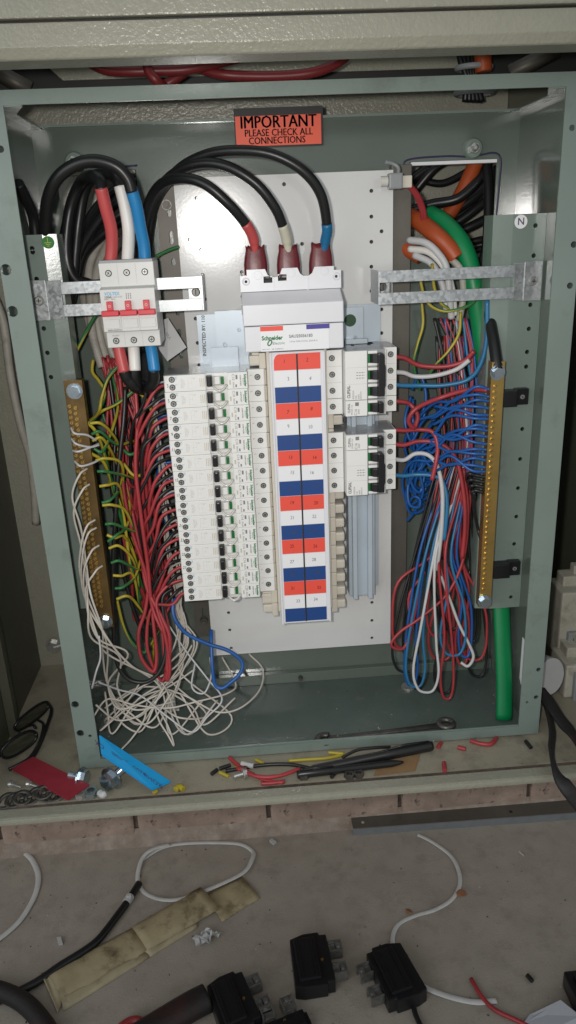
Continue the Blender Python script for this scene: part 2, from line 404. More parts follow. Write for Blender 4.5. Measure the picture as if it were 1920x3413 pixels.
mb = MB(); mb.box(-BX + .0002, BX - .0002, .0022, D - .0002, FZ - .0015, FZ); mb.build('bottom_panel', 'greygreen_dusty', box)
mb = MB(); mb.box(-BX + .0004, BX - .0004, D - .009, D - .0004, FZ + .0002, FZ + .0155, .0006); mb.build('seam_flange', 'greygreen_inner', box)
mb = MB(); mb.box(-IX - .012, IX + .012, .0024, .0040, -.0085, .0012); mb.build('rim_return', 'greygreen', box)
# white plastic edging and pen marks on the cutouts
for (c0, c1, nm) in ((cl0, cl1, 0), (cr0, cr1, 1)):
    mb = MB(); mb.box(c0.x + .001, c1.x - .0005, D - .004, D + .006, c0.z - .0042, c0.z - .0005, .0008); mb.build('edge_trim', 'paper_white' if nm else 'sheath_grey', box)
    mb = MB()
    q = [Vector((c0.x - .004, D - .0005, c0.z - .01)), Vector((c0.x - .003, D - .0005, c0.z + .002)), Vector(((c0.x * .6 + c1.x * .4), D - .0005, c0.z + .0045)), Vector(((c0.x * .3 + c1.x * .7), D - .0005, c0.z + .003)), Vector((c1.x + .002, D - .0005, c0.z + .004))]
    if nm: q += [Vector((c1.x + .004, D - .0005, c0.z - .03)), Vector((c1.x + .002, D - .0005, c1.z + .02)), Vector((c1.x + .006, D - .0005, c1.z + .004)), Vector((c1.x - .01, D - .0005, c1.z - .004))]
    else: q = q[2:]
    mb.tube(spline(q, 6), .0011, 6, flat=.3, up=Vector((0, 1, 0))); mb.build('pen_outline', 'marker', box)
# big domed bolts holding the box
for px, py in [(247, 540), (1580, 493)]:
    p = W(px, py, D - .006)
    b = thing('wall_bolt', 'shiny dome bolt with clear washer above the ' + ('left cable cutout' if px < 900 else 'right cable cutout'), 'bolt', 'bolts in the back panel')
    mb = MB(); mb.cyl((p.x, D - .0002, p.z), (p.x, D - .004, p.z), .0115, .0095, 24); mb.build('washer', 'greygreen', b)
    mb = MB(); mb.cyl((p.x, D - .0041, p.z), (p.x, D - .010, p.z), .0062, .0056, 6, smooth=False); mb.cyl((p.x, D - .010, p.z), (p.x, D - .0125, p.z), .0045, .002, 16); mb.build('head', 'steel', b)

# ================================================================ warning sticker
a = W(788, 372, .156); b2 = W(1078, 490, .156); t0 = W(776, 362, D)
st = thing('warning_sticker', 'orange warning sticker with black border on top of the back panel', 'sticker')
sx0, sx1, sz0, sz1 = W(785, 490, .152).x, W(1078, 480, .152).x, W(930, 489, .152).z, W(930, 357, .152).z
SY = D - .0056
mb = MB(); mb.box(sx0, sx1, SY, SY + .0006, sz0, sz1); mb.build('backing', 'black_matt', st)
mb = MB(); mb.box(sx0 + .0012, sx1 - .0022, SY - .0004, SY - .0001, sz0 + .0014, sz1 - .0078); mb.build('face', 'label_orange', st)
mb = MB(); h = sz1 - sz0 - .009; cx = (sx0 + sx1) / 2 - .0005; zz = sz0 + .0014
for k_ in (-.00045, -.00015, .00015, .00045): addtext(mb, 'IMPORTANT', .0172, (cx + k_, SY - .0007, zz + h * .765), sx=.86)
for k_ in (-.0002, 0, .0002): addtext(mb, 'PLEASE CHECK ALL', .0098, (cx + k_, SY - .0007, zz + h * .42), sx=.88)
for k_ in (-.0002, 0, .0002): addtext(mb, 'CONNECTIONS', .0098, (cx + k_ - .002, SY - .0007, zz + h * .16), sx=.88)
mb.build('lettering', 'ink', st)

# ================================================================ gear plate and struts
PY = .130
gp = thing('gear_plate', 'tall white perforated mounting plate behind the breakers', 'mounting plate')
px0, px1, pz0, pz1 = -.1185, .1198, .0530, .6375
hl = []
for px, py in [(655, 660), (663, 746), (632, 799), (670, 832), (676, 916), (683, 997), (947, 614), (1007, 813), (806, 907), (808, 988), (1238, 636), (1238, 722), (1272, 771),
               (1238, 806), (1238, 889), (1238, 970), (1272, 1031), (1272, 1110), (652, 1062), (659, 1143), (664, 1217), (762, 2042), (766, 2100), (771, 2160), (1240, 2008), (1240, 2068), (1240, 2126)]:
    p = W(px, py, PY); hl.append(circ(p.x, p.z, .0021, 12))
link('sheet', plate_mesh(rect(px0, px1, pz0, pz1), hl, .0016), 'plate_white', gp).location.y = PY
for x in (px0, px1 - .0015):
    mb = MB(); mb.box(x, x + .0015, PY + .0018, D - .0005, pz0, pz1); mb.build('side_return', 'plate_white', gp)
cx1 = W(1365, 1200, .14).x
stt = thing('support_channel', 'brown-grey steel channel running up the right edge of the white plate', 'channel')
mb = MB(); mb.box(px1 + .0005, cx1, .1415, .156, W(1340, 2140, .14).z - .0, W(1340, 600, .14).z + .016, .0008); mb.build('channel', 'galv_dull', stt)
sl = thing('slotted_strut', 'dull slotted steel strut left of the white plate', 'strut')
s0 = W(515, 620, .145).x; hs = []; z = .11; k = 0
xs = px0 - .0085
while z < .62:
    hs.append(slot(xs, z, .0022, .0042 if k % 3 else .007)); z += .026; k += 1
link('web', plate_mesh(rect(s0, px0 + .004, .075, .632), hs, .002), 'galv_dull', sl).location.y = .145
mb = MB(); mb.box(s0, s0 + .002, .1475, D - .0003, .075, .632); mb.build('flange', 'galv_dull', sl)
for (px, py) in [(555, 683), (680, 2068)]:
    p = W(px, py, .143); bo = thing('strut_nut', 'domed steel nut on the slotted strut ' + ('beside the plate top' if py < 1000 else 'below the breakers'), 'nut', 'strut nuts')
    mb = MB(); mb.cyl((p.x, .1448, p.z), (p.x, .1436, p.z), .0055, n=20, smooth=False); mb.build('washer', 'steel_dark', bo)
    mb = MB(); mb.cyl((p.x, .1435, p.z), (p.x, .139, p.z), .0048, n=6, smooth=False); mb.cyl((p.x, .139, p.z), (p.x, .135, p.z), .0027, n=12); mb.build('nut', 'galv_dull', bo)

# ================================================================ busbar chassis, zinc brackets, label strip
zb_l = thing('zinc_bracket', 'blue-white zinc bracket lettered INSPECTED BY beside the isolator', 'bracket', 'zinc brackets')
def zbx(parent, px0_, py0_, px1_, py1_, y0, y1, hls=(), nm='sheet', m='zinc_blue'):
    a = W(px0_, py0_, y0); b = W(px1_, py1_, y0); hh = []
    for (hx, hy, hr) in hls: p = W(hx, hy, y0); hh.append(circ(p.x, p.z, hr, 14))
    o = link(nm, plate_mesh(rect(a.x, b.x, b.z, a.z), hh, y1 - y0), m, parent); o.location.y = y0; return a, b
zbx(zb_l, 655, 1050, 860, 1240, .1265, .1285)
zbx(zb_l, 715, 1038, 860, 1240, .119, .1215, [(798, 1100, .0022), (751, 1149, .0026)], 'step')
zbx(zb_l, 703, 1160, 798, 1240, .108, .111, (), 'rail_end')
mb = MB(); p = W(680, 1120, .126); addtext(mb, 'INSPECTED BY: 110', .0054, (p.x, .1262, p.z), 88, bold=.02); mb.build('lettering', 'ink', zb_l)
zb_r = thing('zinc_bracket', 'blue-white zinc bracket with dark green dot above the right breakers', 'bracket', 'zinc brackets')
zbx(zb_r, 1100, 1020, 1268, 1160, .1265, .1285)
zbx(zb_r, 1100, 1028, 1212, 1160, .119, .1215, [(1185, 1125, .0022)], 'step')
zbx(zb_r, 1150, 1132, 1225, 1150, .112, .118, (), 'tab')
p = W(1167, 1068, .1188); mb = MB(); mb.cyl((p.x, .1189, p.z), (p.x, .1186, p.z), .0069, n=28, smooth=False); mb.build('dot_sticker', 'sticker_darkgreen', zb_r)

bb = thing('busbar_chassis', 'beige busbar chassis under the red white and blue label strip', 'busbar chassis')
LX0, LX1 = -.0275, .0325; LZ1 = .458; LZ0 = .131
mb = MB(); mb.box(LX0 - .003, LX1 + .003, .070, .125, LZ0 + .012, .470, .001); mb.build('core', 'beige_plastic', bb)
def finger(s):
    mb = MB(); mb.box(0, s * .0185, .084, .108, -.0058, .0058, .0025); mb.box(0, s * .0075, .080, .112, -.0088, .0088, .0012)
    me = mb.mesh('busbar_finger'); setm(me, 'beige_plastic'); return me
fl_, fr_ = finger(-1), finger(1)
PIT = .018
RZ0 = .4384      # top of left breaker column
for i in range(18):
    z = .4555 - PIT * (i + .5)
    put(fr_, 'busbar_finger', (LX1 + .0032, 0, z), bb)
    put(fl_, 'busbar_finger', (LX0 - .0032, 0, z), bb)
mb = MB(); mb.box(LX0 - .0225, LX0 - .0036, .082, .118, .148, .1625, .003); mb.box(LX0 - .0225, LX0 - .0036, .086, .118, .1627, .167, .001); mb.build('end_cover', 'beige_plastic', bb)
mb = MB(); mb.box(LX0 - .0185, LX0 - .0036, .088, .112, .4405, .4560, .003); mb.build('end_cover', 'beige_plastic', bb)
# label strip
ls = thing('label_strip', 'circuit label strip with red, white and blue numbered squares', 'label')
mb = MB(); mb.box(LX0, LX1, .0600, .0695, LZ0, LZ1, .001)
for x in (LX0, LX1 - .0022): mb.box(x, x + .0022, .0585, .0605, LZ0, LZ1, .0005)
mb.build('holder', 'isolator_white', ls)
cxm = .0022
NAMES = ['label_red', 'paper_white', 'label_blue']
top = .4562; cw = .0243
mbp = {}
for i in range(18):
    z1 = top - i * PIT * .997; z0 = z1 - PIT * .997
    for s in (0, 1):
        x0, x1 = (cxm - .0009 - cw, cxm - .0009) if s == 0 else (cxm + .0009, cxm + .0009 + cw)
        mb = MB()
        if i == 0 and s == 0:
            pts = [(x0, z0 + .0003)] + [(x0 + .006 - .006 * math.cos(t * math.pi / 2 / 6), z1 - .009 + .0085 * math.sin(t * math.pi / 2 / 6)) for t in range(7)] + [(x1, z1 - .0003), (x1, z0 + .0003)]
            mb.prism(pts, .0594, .0599, 'y')
        else: mb.box(x0, x1, .0594, .0599, z0 + .00025, z1 - .00025)
        cell = mb.build('label_square', NAMES[i % 3], ls)
        num = 2 * i + 1 + s
        if num <= 34:
            mt = MB(); jx, jz, jr = random.uniform(-.002, .004), random.uniform(-.0015, .0015), random.uniform(-8, 8)
            addtext(mt, str(num), .0058, ((x0 + x1) / 2 + jx, .0592, (z0 + z1) / 2 + jz), jr - 4, sx=.85)
            mt.build('number', 'ink_num' if i % 3 == 1 else ('ink_pen' if i % 3 == 2 else 'shrink_maroon'), cell)
mb = MB(); mb.box(cxm - .0008, cxm + .0008, .0590, .0599, top - 18 * PIT * .997, top - .0005); mb.build('divider_line', 'ink', ls)
# din channel on the right, empty
dr = thing('mounting_rail', 'pale blue plastic rail left empty below the right breakers', 'rail')
a = W(1160, 1640, .105); b = W(1250, 1985, .105)
zt_, zb_ = .4555, W(1200, 1985, .105).z
mb = MB(); mb.box(a.x, b.x, .105, .128, zb_, zt_, .0008); mb.build('base', 'zinc_blue', dr)
for x in (a.x + .004, b.x - .010): 
    mb = MB(); mb.box(x, x + .0055, .096, .1048, zb_ - .001, zt_, .0008); mb.build('ridge', 'zinc_blue', dr)
mb = MB(); mb.box(b.x + .0003, b.x + .0065, .120, .1285, W(1260, 1950, .12).z, zt_); mb.build('flange', 'zinc_blue', dr)
# din rail behind the left breakers
dl = thing('mounting_rail', 'zinc rail behind the left breaker column', 'rail')
mb = MB(); mb.box(-.105, -.06, .1206, .1285, .17, .437); mb.build('base', 'zinc_blue', dl)

# ================================================================ ISOLATOR (white cover in the middle)
iso = thing('main_isolator', 'white plastic isolator cover with green and black maker lettering', 'isolator')
IXL, IXR = -.0525, .0515
def zat(py, Y, px=970): return W(px, py, Y).z
zL0, zL1 = zat(1168, .048), zat(1082, .048)         # lower label block
zM1 = zat(1012, .048)                               # top of the middle block
zS1 = zat(968, .072); zU1 = zat(893, .072)
mb = MB(); mb.box(IXL, IXR, .048, .125, zL0, zL1 - .0004, .0014); mb.build('label_block', 'isolator_white', iso)
mb = MB(); mb.prism([(.0484, zL1 + .0003), (.0484, zM1), (.072, zS1), (.125, zS1), (.125, zL1 + .0003)], IXL - .0006, IXR + .0006, 'x', c=.0012); mb.build('cover', 'isolator_white', iso)
# terminal shroud with notches
wd = IXR - IXL; o = [(IXL - .001, zS1 + .0004), (IXR + .0015, zS1 + .0004), (IXR + .0015, zU1 - .004), (IXR - .006, zU1 - .004), (IXR - .006, zU1)]
def notch(xc): return [(xc + .009, zU1), (xc + .0065, zU1 - .006), (xc + .003, zU1 - .0085), (xc - .003, zU1 - .0085), (xc - .0065, zU1 - .006), (xc - .009, zU1)]
n1, n2 = W(1020, 900, .072).x, W(912, 905, .072).x
o += notch(n1) + notch(n2) + [(IXL + .006, zU1), (IXL + .006, zU1 - .006), (IXL - .001, zU1 - .006)]
hh = []
for px, py in [(893, 932), (941, 925)]: p = W(px, py, .072); hh.append(rect(p.x - .0046, p.x + .0046, p.z - .0033, p.z + .0033))
for px, py in [(820, 939), (1121, 921)]: p = W(px, py, .072); hh.append(circ(p.x, p.z, .0016, 12))
link('terminal_shroud', plate_mesh(o, hh, .004), 'isolator_white', iso).location.y = .072
mb = MB(); mb.box(IXL + .001, IXR - .001, .090, .125, zS1 + .0006, zU1 - .012); mb.build('terminal_base', 'black_matt', iso)
for s, x in ((0, IXL), (1, IXR)):
    mb = MB(); mb.box(x - .0014 + s * .0008, x + .0006 + s * .0008, .0765, .12, zS1 + .0004, zU1 - .006); mb.build('shroud_side', 'isolator_white', iso)
    mb = MB(); mb.box(x - .0016 + s * .0012, x + .0004 + s * .0012, .054, .060, zL1 + .012, zL1 + .022, .0006); mb.build('clip', 'grey_case', iso)
for px, py in [(860, 918), (970, 910), (1081, 903)]:
    p = W(px, py, .072); mb = MB(); mb.cyl((p.x, .0722, p.z), (p.x, .0714, p.z), .0046, .0043, 20, smooth=False); mb.build('knockout', 'isolator_white', iso)
for px, py in [(820, 939), (1121, 921)]:
    p = W(px, py, .072); mb = MB()
    mb.tube([(p.x + .0034 * math.cos(t * math.pi / 10), .0719, p.z + .0034 * math.sin(t * math.pi / 10)) for t in range(21)], .0007, 6); mb.build('boss', 'isolator_white', iso)
for px in (912, 1026):
    p = W(px, 950, .072); mb = MB(); mb.box(p.x - .0006, p.x + .0006, .0712, .0722, p.z - .006, p.z + .008); mb.build('rib', 'isolator_white', iso)
YL = .0474
def patch(parent, px0_, py0_, px1_, py1_, Y, m, nm='stripe'):
    a = W(px0_, py0_, Y); b = W(px1_, py1_, Y); mb = MB(); mb.box(a.x, b.x, Y - .0003, Y + .0003, b.z, a.z); return mb.build(nm, m, parent)
a = W(867, 1083, YL); b = W(1097, 1158, YL)
mb = MB(); mb.box(a.x, b.x, YL, YL + .0004, b.z - .001, a.z - .0015); mb.build('label', 'paper_white', iso)
def stripe(px0_, px1_, pyc, hgt, m):
    a = W(px0_, pyc, YL); b = W(px1_, pyc, YL); mb = MB(); mb.box(a.x, b.x, YL - .0004, YL - .0001, a.z - hgt / 2, a.z + hgt / 2); mb.build('stripe', m, iso)
zc = W(970, 1092, YL).z
for x0, x1, m in ((867, 943, 'label_red'), (1021, 1098, 'ink_violet')):
    mb = MB(); mb.box(W(x0, 1092, YL).x, W(x1, 1092, YL).x, YL - .0004, YL - .0001, zc - .0024, zc + .0024); mb.build('stripe', m, iso)
mb = MB(); zt1 = zc - .0098
addtext(mb, 'Schneider', .0060, (W(872, 1125, YL).x, YL - .0002, zt1), align='LEFT', bold=.035, sx=.92)
addtext(mb, 'Electric', .0040, (W(908, 1140, YL).x, YL - .0002, zt1 - .0056), align='LEFT', sx=1.1)
p = W(899, 1137, YL); mb.tube([(p.x + .0019 * math.cos(t * math.pi / 8) + .0010 * math.sin(t * math.pi / 8), YL - .0002, zt1 - .0048 + .0027 * math.sin(t * math.pi / 8)) for t in range(17)], .0006, 5)
mb.build('maker_lettering', 'ink_green', iso)
mb = MB()
addtext(mb, 'SAU25036183', .0043, (W(963, 1118, YL).x, YL - .0002, zt1 + .0008), align='LEFT', bold=.03)
addtext(mb, '3 Pole 250A 415Vac 25kA/0.1s', .0024, (W(964, 1131, YL).x, YL - .0002, zt1 - .0046), align='LEFT')
addtext(mb, 'MFG: 0317    ISB: 2300805403', .0018, (W(874, 1152, YL).x, YL - .0002, zt1 - .0115), align='LEFT')
mb.build('lettering', 'ink_grey', iso)

# dark red heat-shrink boots and three feeder cables
fg = 'feeder cables into the isolator'
def boot(px, py0_, py1_, half, tilt, which):
    p0 = W(px, py1_, .085); p1 = W(px - tilt, py0_, .085); mb = MB(); n = 14; vs = []; fs = []
    prof = [(0, 1, 1), (.35, 1.02, 1.0), (.62, .95, .9), (.85, .82, .75), (1.0, .84, .7), (1.0, .74, .6), (.6, .7, .5)]
    rnd = [random.uniform(-.0012, .0012) for _ in range(n)]
    for (t, a, b_) in prof:
        c = p0.lerp(p1, t)
        for j in range(n):
            an = 2 * math.pi * j / n; ca, sa = math.cos(an), math.sin(an)
            q = abs(ca) ** .6 * (1 if ca > 0 else -1); q2 = abs(sa) ** .6 * (1 if sa > 0 else -1)
            vs.append((c.x + q * half * a, c.y + q2 * half * .62 * b_, c.z + (rnd[j] * 1.6 if t > .8 else 0)))
    for i in range(len(prof) - 1):
        for j in range(n): fs.append((i * n + j, i * n + (j + 1) % n, (i + 1) * n + (j + 1) % n, (i + 1) * n + j))
    mb.add(vs, fs, 0, True); return tag(mb.build('heat_shrink_boot', 'shrink_maroon'), 'dark red shrink boot under the %s cable sleeve on the isolator' % which, 'heat shrink', 'dark red boots on the isolator')
boot(853, 822, 915, .0122, 3, 'red'); boot(962, 818, 915, .0122, 2, 'ivory'); boot(1069, 812, 915, .0125, 0, 'dark blue')
def feeder(pts, k, sleeve, label):
    """black cable along pts; from point index k on it wears a coloured sleeve"""
    P = spline([W(*p) for p in pts], 8); c = thing('feeder_cable', label, 'cable', fg)
    mb = MB(); mb.tube(P[:k * 8 + 1], .0052, 14); mb.build('sheath', 'cable_black', c)
    mb = MB(); q = P[k * 8 - 1:]; mb.tube(q, .0056, 14, radii=[.0056 if i < len(q) * .6 else .0048 for i in range(len(q))]); mb.build('sleeve', sleeve, c)
feeder([(455, 1180, .110), (470, 1000, .115), (468, 850, .118), (485, 710, .112), (530, 620, .095), (600, 594, .075), (680, 612, .062), (762, 680, .062), (823, 752, .072), (846, 800, .08), (850, 850, .085)], 8, 'sleeve_red',
       'black feeder cable with red sleeve arching to the isolator')
feeder([(440, 1180, .120), (455, 1000, .125), (470, 850, .128), (500, 690, .12), (560, 595, .10), (650, 548, .08), (750, 552, .066), (850, 610, .062), (915, 690, .066), (944, 757, .074), (956, 800, .08), (962, 850, .085)], 9, 'sleeve_ivory',
       'black feeder cable with ivory sleeve arching to the isolator')
feeder([(470, 1180, .128), (485, 1000, .135), (490, 850, .135), (515, 680, .126), (590, 570, .10), (690, 515, .078), (800, 502, .062), (910, 516, .056), (1010, 570, .056), (1070, 650, .062), (1090, 755, .072), (1085, 800, .08), (1076, 850, .085)], 10, 'sleeve_darkblue',
       'black feeder cable with dark blue sleeve arching highest to the isolator')

# ================================================================ LEFT COLUMN: 15 slim breakers
H = .0177
def rcbo_meshes():
    me = {}
    mb = MB(); mb.prism([(.001, 0), (.001, -.050), (.090, -.050), (.090, -.036), (.1085, -.036), (.1085, 0)], .0003, H - .0003, 'z', c=.0005); me['case'] = (mb.mesh('case'), 'grey_case')
    mb = MB()
    mb.prism([(0, -.0498), (0, -.0565), (.0008, -.0575), (.0448, -.0575), (.0448, -.0498)], 0, H, 'z', c=.0004)
    mb.prism([(.0449, -.0498), (.0449, -.0540), (.0685, -.0540), (.0685, -.0498)], 0, H, 'z')
    mb.prism([(.0686, -.0498), (.0686, -.0580), (.0898, -.0580), (.0905, -.0570), (.0905, -.0360), (.0885, -.0360), (.0885, -.0498)], 0, H, 'z', c=.0004)
    me['front_cover'] = (mb.mesh('front_cover'), 'white_plastic')
    mb = MB(); mb.prism([(.0907, -.0358), (.0907, -.0440), (.1085, -.0440), (.1095, -.0430), (.1095, -.0358)], 0, H, 'z', c=.0004); me['terminal_cover'] = (mb.mesh('terminal_cover'), 'white_plastic')
    mb = MB(); mb.prism([(.0462, -.0545), (.0458, -.063), (.0472, -.0650), (.0508, -.0650), (.0520, -.063), (.0520, -.0545)], H - .0128, H - .0014, 'z', c=.0008); me['toggle'] = (mb.mesh('toggle'), 'black_plastic')
    mb = MB(); n = 8
    mb.prism([(.0522, -.0541), (.0522, -.0575), (.0555, -.0605), (.0600, -.0600), (.0615, -.0580), (.0615, -.0541)], H - .0115, H - .0030, 'z', c=.0006); me['toggle_barrel'] = (mb.mesh('toggle_barrel'), 'white_plastic')
    mb = MB(); mb.box(.0616, .0646, -.0592, -.0542, H - .0118, H - .0040, .0003); me['status_flag'] = (mb.mesh('status_flag'), 'green_flag')
    mb = MB(); q = [(.0520 + .0155 * t / 10, -.0575 - .004 * math.sin(math.pi * t / 10), .0050 - .0058 * math.sin(math.pi * t / 10)) for t in range(11)]
    mb.tube(q, .0013, 6); mb.box(.0520, .0675, -.0572, -.0560, .0044, .0054); me['clear_hood'] = (mb.mesh('clear_hood'), 'clear_plastic')
    mb = MB()
    for x in (.0385, .0405, .0425):
        mb.box(x, x + .0008, -.05795, -.0574, .0045, .0135)
    me['vent_slots'] = (mb.mesh('vent_slots'), 'beige_plastic')
    mb = MB(); mb.box(.0704, .0721, -.0583, -.0579, .0050, .0100); me['rating_tab'] = (mb.mesh('rating_tab'), 'sleeve_ivory')
    mb = MB(); addtext(mb, 'N', .0042, (.0128, -.05775, .0150), -90); addtext(mb, 'L', .0036, (.0128, -.05775, .0072), -90); me['terminal_letters'] = (mb.mesh('terminal_letters'), 'ink_blue')
    mb = MB()
    for i, (x, z, t) in enumerate([(.0186, .0087, 'NHP DIVISION'), (.0201, .0087, 'AS/NZS 61009'), (.0216, .0087, 'In 6000 A')]): addtext(mb, t, .0016, (x, -.05775, z), -90)
    for (x0, x1, z0, z1) in [(.0262, .0350, .0030, .0031), (.0262, .0350, .0142, .0143), (.0262, .0263, .003, .0143), (.0300, .0301, .006, .0143), (.0262, .03, .0087, .0088)]: mb.box(x0, x1, -.0577, -.0574, z0, z1)
    addtext(mb, '6', .0028, (.0322, -.05775, .0135), -90)
    me['small_print'] = (mb.mesh('small_print'), 'ink_faint')
    mb = MB(); addtext(mb, 'Schneider', .0034, (.0877, -.0582, H / 2), -90, bold=.045); addtext(mb, 'Electric', .0020, (.0856, -.0582, H / 2 - .001), -90, sx=1.2); me['maker_lettering'] = (mb.mesh('maker_lettering'), 'ink_green')
    mb = MB(); addtext(mb, 'iC60N RCBO', .0020, (.0826, -.0582, H / 2), -90, bold=.03); me['type_lettering'] = (mb.mesh('type_lettering'), 'ink_grey')
    mb = MB(); addtext(mb, 'L', .0034, (.0945, -.0442, .0112), -90); me['terminal_letter'] = (mb.mesh('terminal_letter'), 'ink_grey')
    for k, (m_, mt) in me.items(): setm(m_, mt)
    return {k: v[0] for k, v in me.items()}
RM = rcbo_meshes()
rate = {}
for r in ('C10', 'C16', 'C20'):
    mb = MB(); addtext(mb, r, .0040, (.0748, -.0582, .0128), -90); addtext(mb, '30mA', .0028, (.0748, -.0582, .0045), -90); mb.box(.0768, .0784, -.0582, -.0579, .0018, .0048); mb.box(.0775, .0795, -.0582, -.0579, .0105, .0150)
    rate[r] = mb.mesh('rating'); setm(rate[r], 'ink_grey')
LXB = -.1425; LYB = .120
brk_z = []
for i in range(15):
    z = RZ0 - PIT * (i + 1); brk_z.append(z)
    num = 3 + 2 * i
    if i == 0: lab = 'slim white breaker with handwritten three, topmost of the left column'
    elif num <= 27: lab = 'slim white breaker with handwritten %s in the left breaker column' % {5:'five',7:'seven',9:'nine',11:'eleven',13:'thirteen',15:'fifteen',17:'seventeen',19:'nineteen',21:'twenty-one',23:'twenty-three',25:'twenty-five',27:'twenty-seven'}[num]
    elif num == 29: lab = 'slim white C20 breaker second from the bottom of the left column'
    else: lab = 'slim white C20 breaker at the bottom of the left column'
    t = thing('residual_breaker', lab, 'breaker', 'slim breakers in the left column', (LXB + random.uniform(-.0004, .0004), LYB, z + .0003))
    for k in RM: put(RM[k], k, (0, 0, 0), t)
    rr = 'C10' if i < 5 else ('C16' if i < 13 else 'C20'); put(rate[rr], 'rating', (0, 0, 0), t)
    for j, (x, y, zz) in enumerate([(.0088, -.0577, .0134), (.0088, -.0577, .0050), (.1015, -.0442, .0092)]): put(SCREW[(i + j) % 4], 'terminal_screw', (x, y, zz), t, (0, random.uniform(0, 3), 0))
    if num <= 27:
        mb = MB(); addtext(mb, str(num), .0052, (.0038, -.0578, .0075 + random.uniform(-.001, .001)), random.uniform(-14, 8), sx=.8); mb.build('handwritten_number', 'ink_pen', t)

# ================================================================ RIGHT COLUMN breakers
def rb_cover(n):
    h = PIT * n - .0006; mb = MB()
    mb.prism([(0, 0), (0, -.046), (.0185, -.046), (.0185, -.044), (.0195, -.044), (.0195, 0)], .0, h, 'z', c=.0004)      # left terminals
    mb.prism([(.0197, 0), (.0197, -.0605), (.0205, -.0615), (.0440, -.0615), (.0440, -.0555), (.0640, -.0555), (.0640, -.0590), (.0650, -.0590), (.0650, 0)], 0, h, 'z', c=.0004)
    mb.prism([(.0652, 0), (.0652, -.046), (.0795, -.046), (.0795, 0)], 0, h, 'z', c=.0004)
    return mb
def right_breaker(n, ztop, label, flip=False):
    t = thing('circuit_breaker', label, 'breaker', 'breakers right of the label strip', (.0342, .120, ztop - PIT * n + .0003))
    h = PIT * n - .0006
    mb = rb_cover(n); mb.build('front_cover', 'white_plastic', t)
    mb = MB(); mb.box(.003, .078, -.044, .002, -.0002, h + .0003, .001); mb.box(.021, .064, -.058, -.0441, .0002, h + .0002); mb.build('case', 'grey_case', t)
    for k in range(n):
        z = PIT * (n - 1 - k)
        mb = MB(); mb.box(.0452, .0475, -.0600, -.0556, z + .0040, z + .0132, .0003); mb.build('status_flag', 'green_flag', t)
        mb = MB(); mb.prism([(.0476, -.0556), (.0476, -.0605), (.0500, -.0640), (.0540, -.0660), (.0560, -.0660), (.0560, -.0556)], z + .0040, z + .0132, 'z', c=.0004); mb.build('toggle', 'black_plastic', t)
        for zz in (z + .0006, z + .0136):
            mb = MB(); mb.box(.0452, .0555, -.0605, -.0556, zz, zz + .0031, .0008); mb.build('toggle_guard', 'white_plastic', t)
        put(SCREW[k % 4], 'terminal_screw', (.0075, -.0463, z + .0088), t, (0, random.uniform(0, 3), 0))
        put(SCREW[(k + 1) % 4], 'terminal_screw', (.0727, -.0463, z + .0098), t, (0, random.uniform(0, 3), 0))
        if k: 
            mb = MB(); zz = z + PIT - .0003; mb.box(.0003, .0792, -.0462, -.04605, zz - .00015, zz + .00015); mb.box(.0206, .0438, -.0617, -.06155, zz - .0001, zz + .0001); mb.build('pole_seam', 'ink_faint', t)
    if n > 1:
        mb = MB(); mb.prism([(.0552, .0040), (.0552, h - .0040), (.0565, h - .0030), (.0605, h - .0030), (.0620, h - .006), (.0620, h - .014), (.0632, h - .017), (.0632, .016), (.0622, .013), (.0622, .0040)], -.0685, -.0560, 'y', c=.001); mb.build('tie_bar', 'black_plastic', t)
        mb = MB(); addtext(mb, 'CLIPSAL', .0046, (.0236, -.0618, .0094), 90, bold=.04, sx=.85); addtext(mb, '4CB325/6', .0027, (.0285, -.0618, .0060), 90, sx=.9); addtext(mb, 'C25', .0026, (.0315, -.0618, .0030), 90)
        addtext(mb, '6000', .0026, (.0345, -.0618, .0038), 90); addtext(mb, '240/415V', .0023, (.037, -.0618, .0050), 90)
        for q in range(3):
            for v in range(3): mb.box(.0325 + q * .003, .0335 + q * .003, -.0618, -.0614, h / 2 - .003 + v * .003, h / 2 - .0022 + v * .003)
            mb.box(.0315, .0415, -.0618, -.0614, h / 2 - .0027 + q * .003, h / 2 - .0025 + q * .003)
        mb.build('lettering', 'ink_grey', t)
    else:
        mb = MB(); mb.box(.0562, .0612, -.0675, -.0560, .0030, .0150, .001); mb.build('tie_bar', 'black_plastic', t)
        mb = MB(); addtext(mb, 'CLIPSAL', .0036, (.0236, -.0618, .0092), 90, bold=.03, sx=.85); addtext(mb, 'MCB4-116', .0026, (.0268, -.0618, .0075), 90); addtext(mb, 'C16', .0044, (.0312, -.0618, .0045), 90); addtext(mb, '6000', .0026, (.0345, -.0618, .0050), 90)
        mb.box(.0305, .0345, -.0618, -.0614, .0115, .0155); mb.build('lettering', 'ink_grey', t)
    return t
RT = .4555
right_breaker(3, RT, 'three-pole breaker under the zinc bracket with green dot')
right_breaker(1, RT - 3 * PIT, 'single-pole breaker directly under the upper three-pole breaker')
RT2 = .3626
right_breaker(1, RT2, 'single-pole breaker sitting on top of the lower three-pole breaker')
right_breaker(3, RT2 - PIT, 'three-pole breaker above the empty pale blue rail')

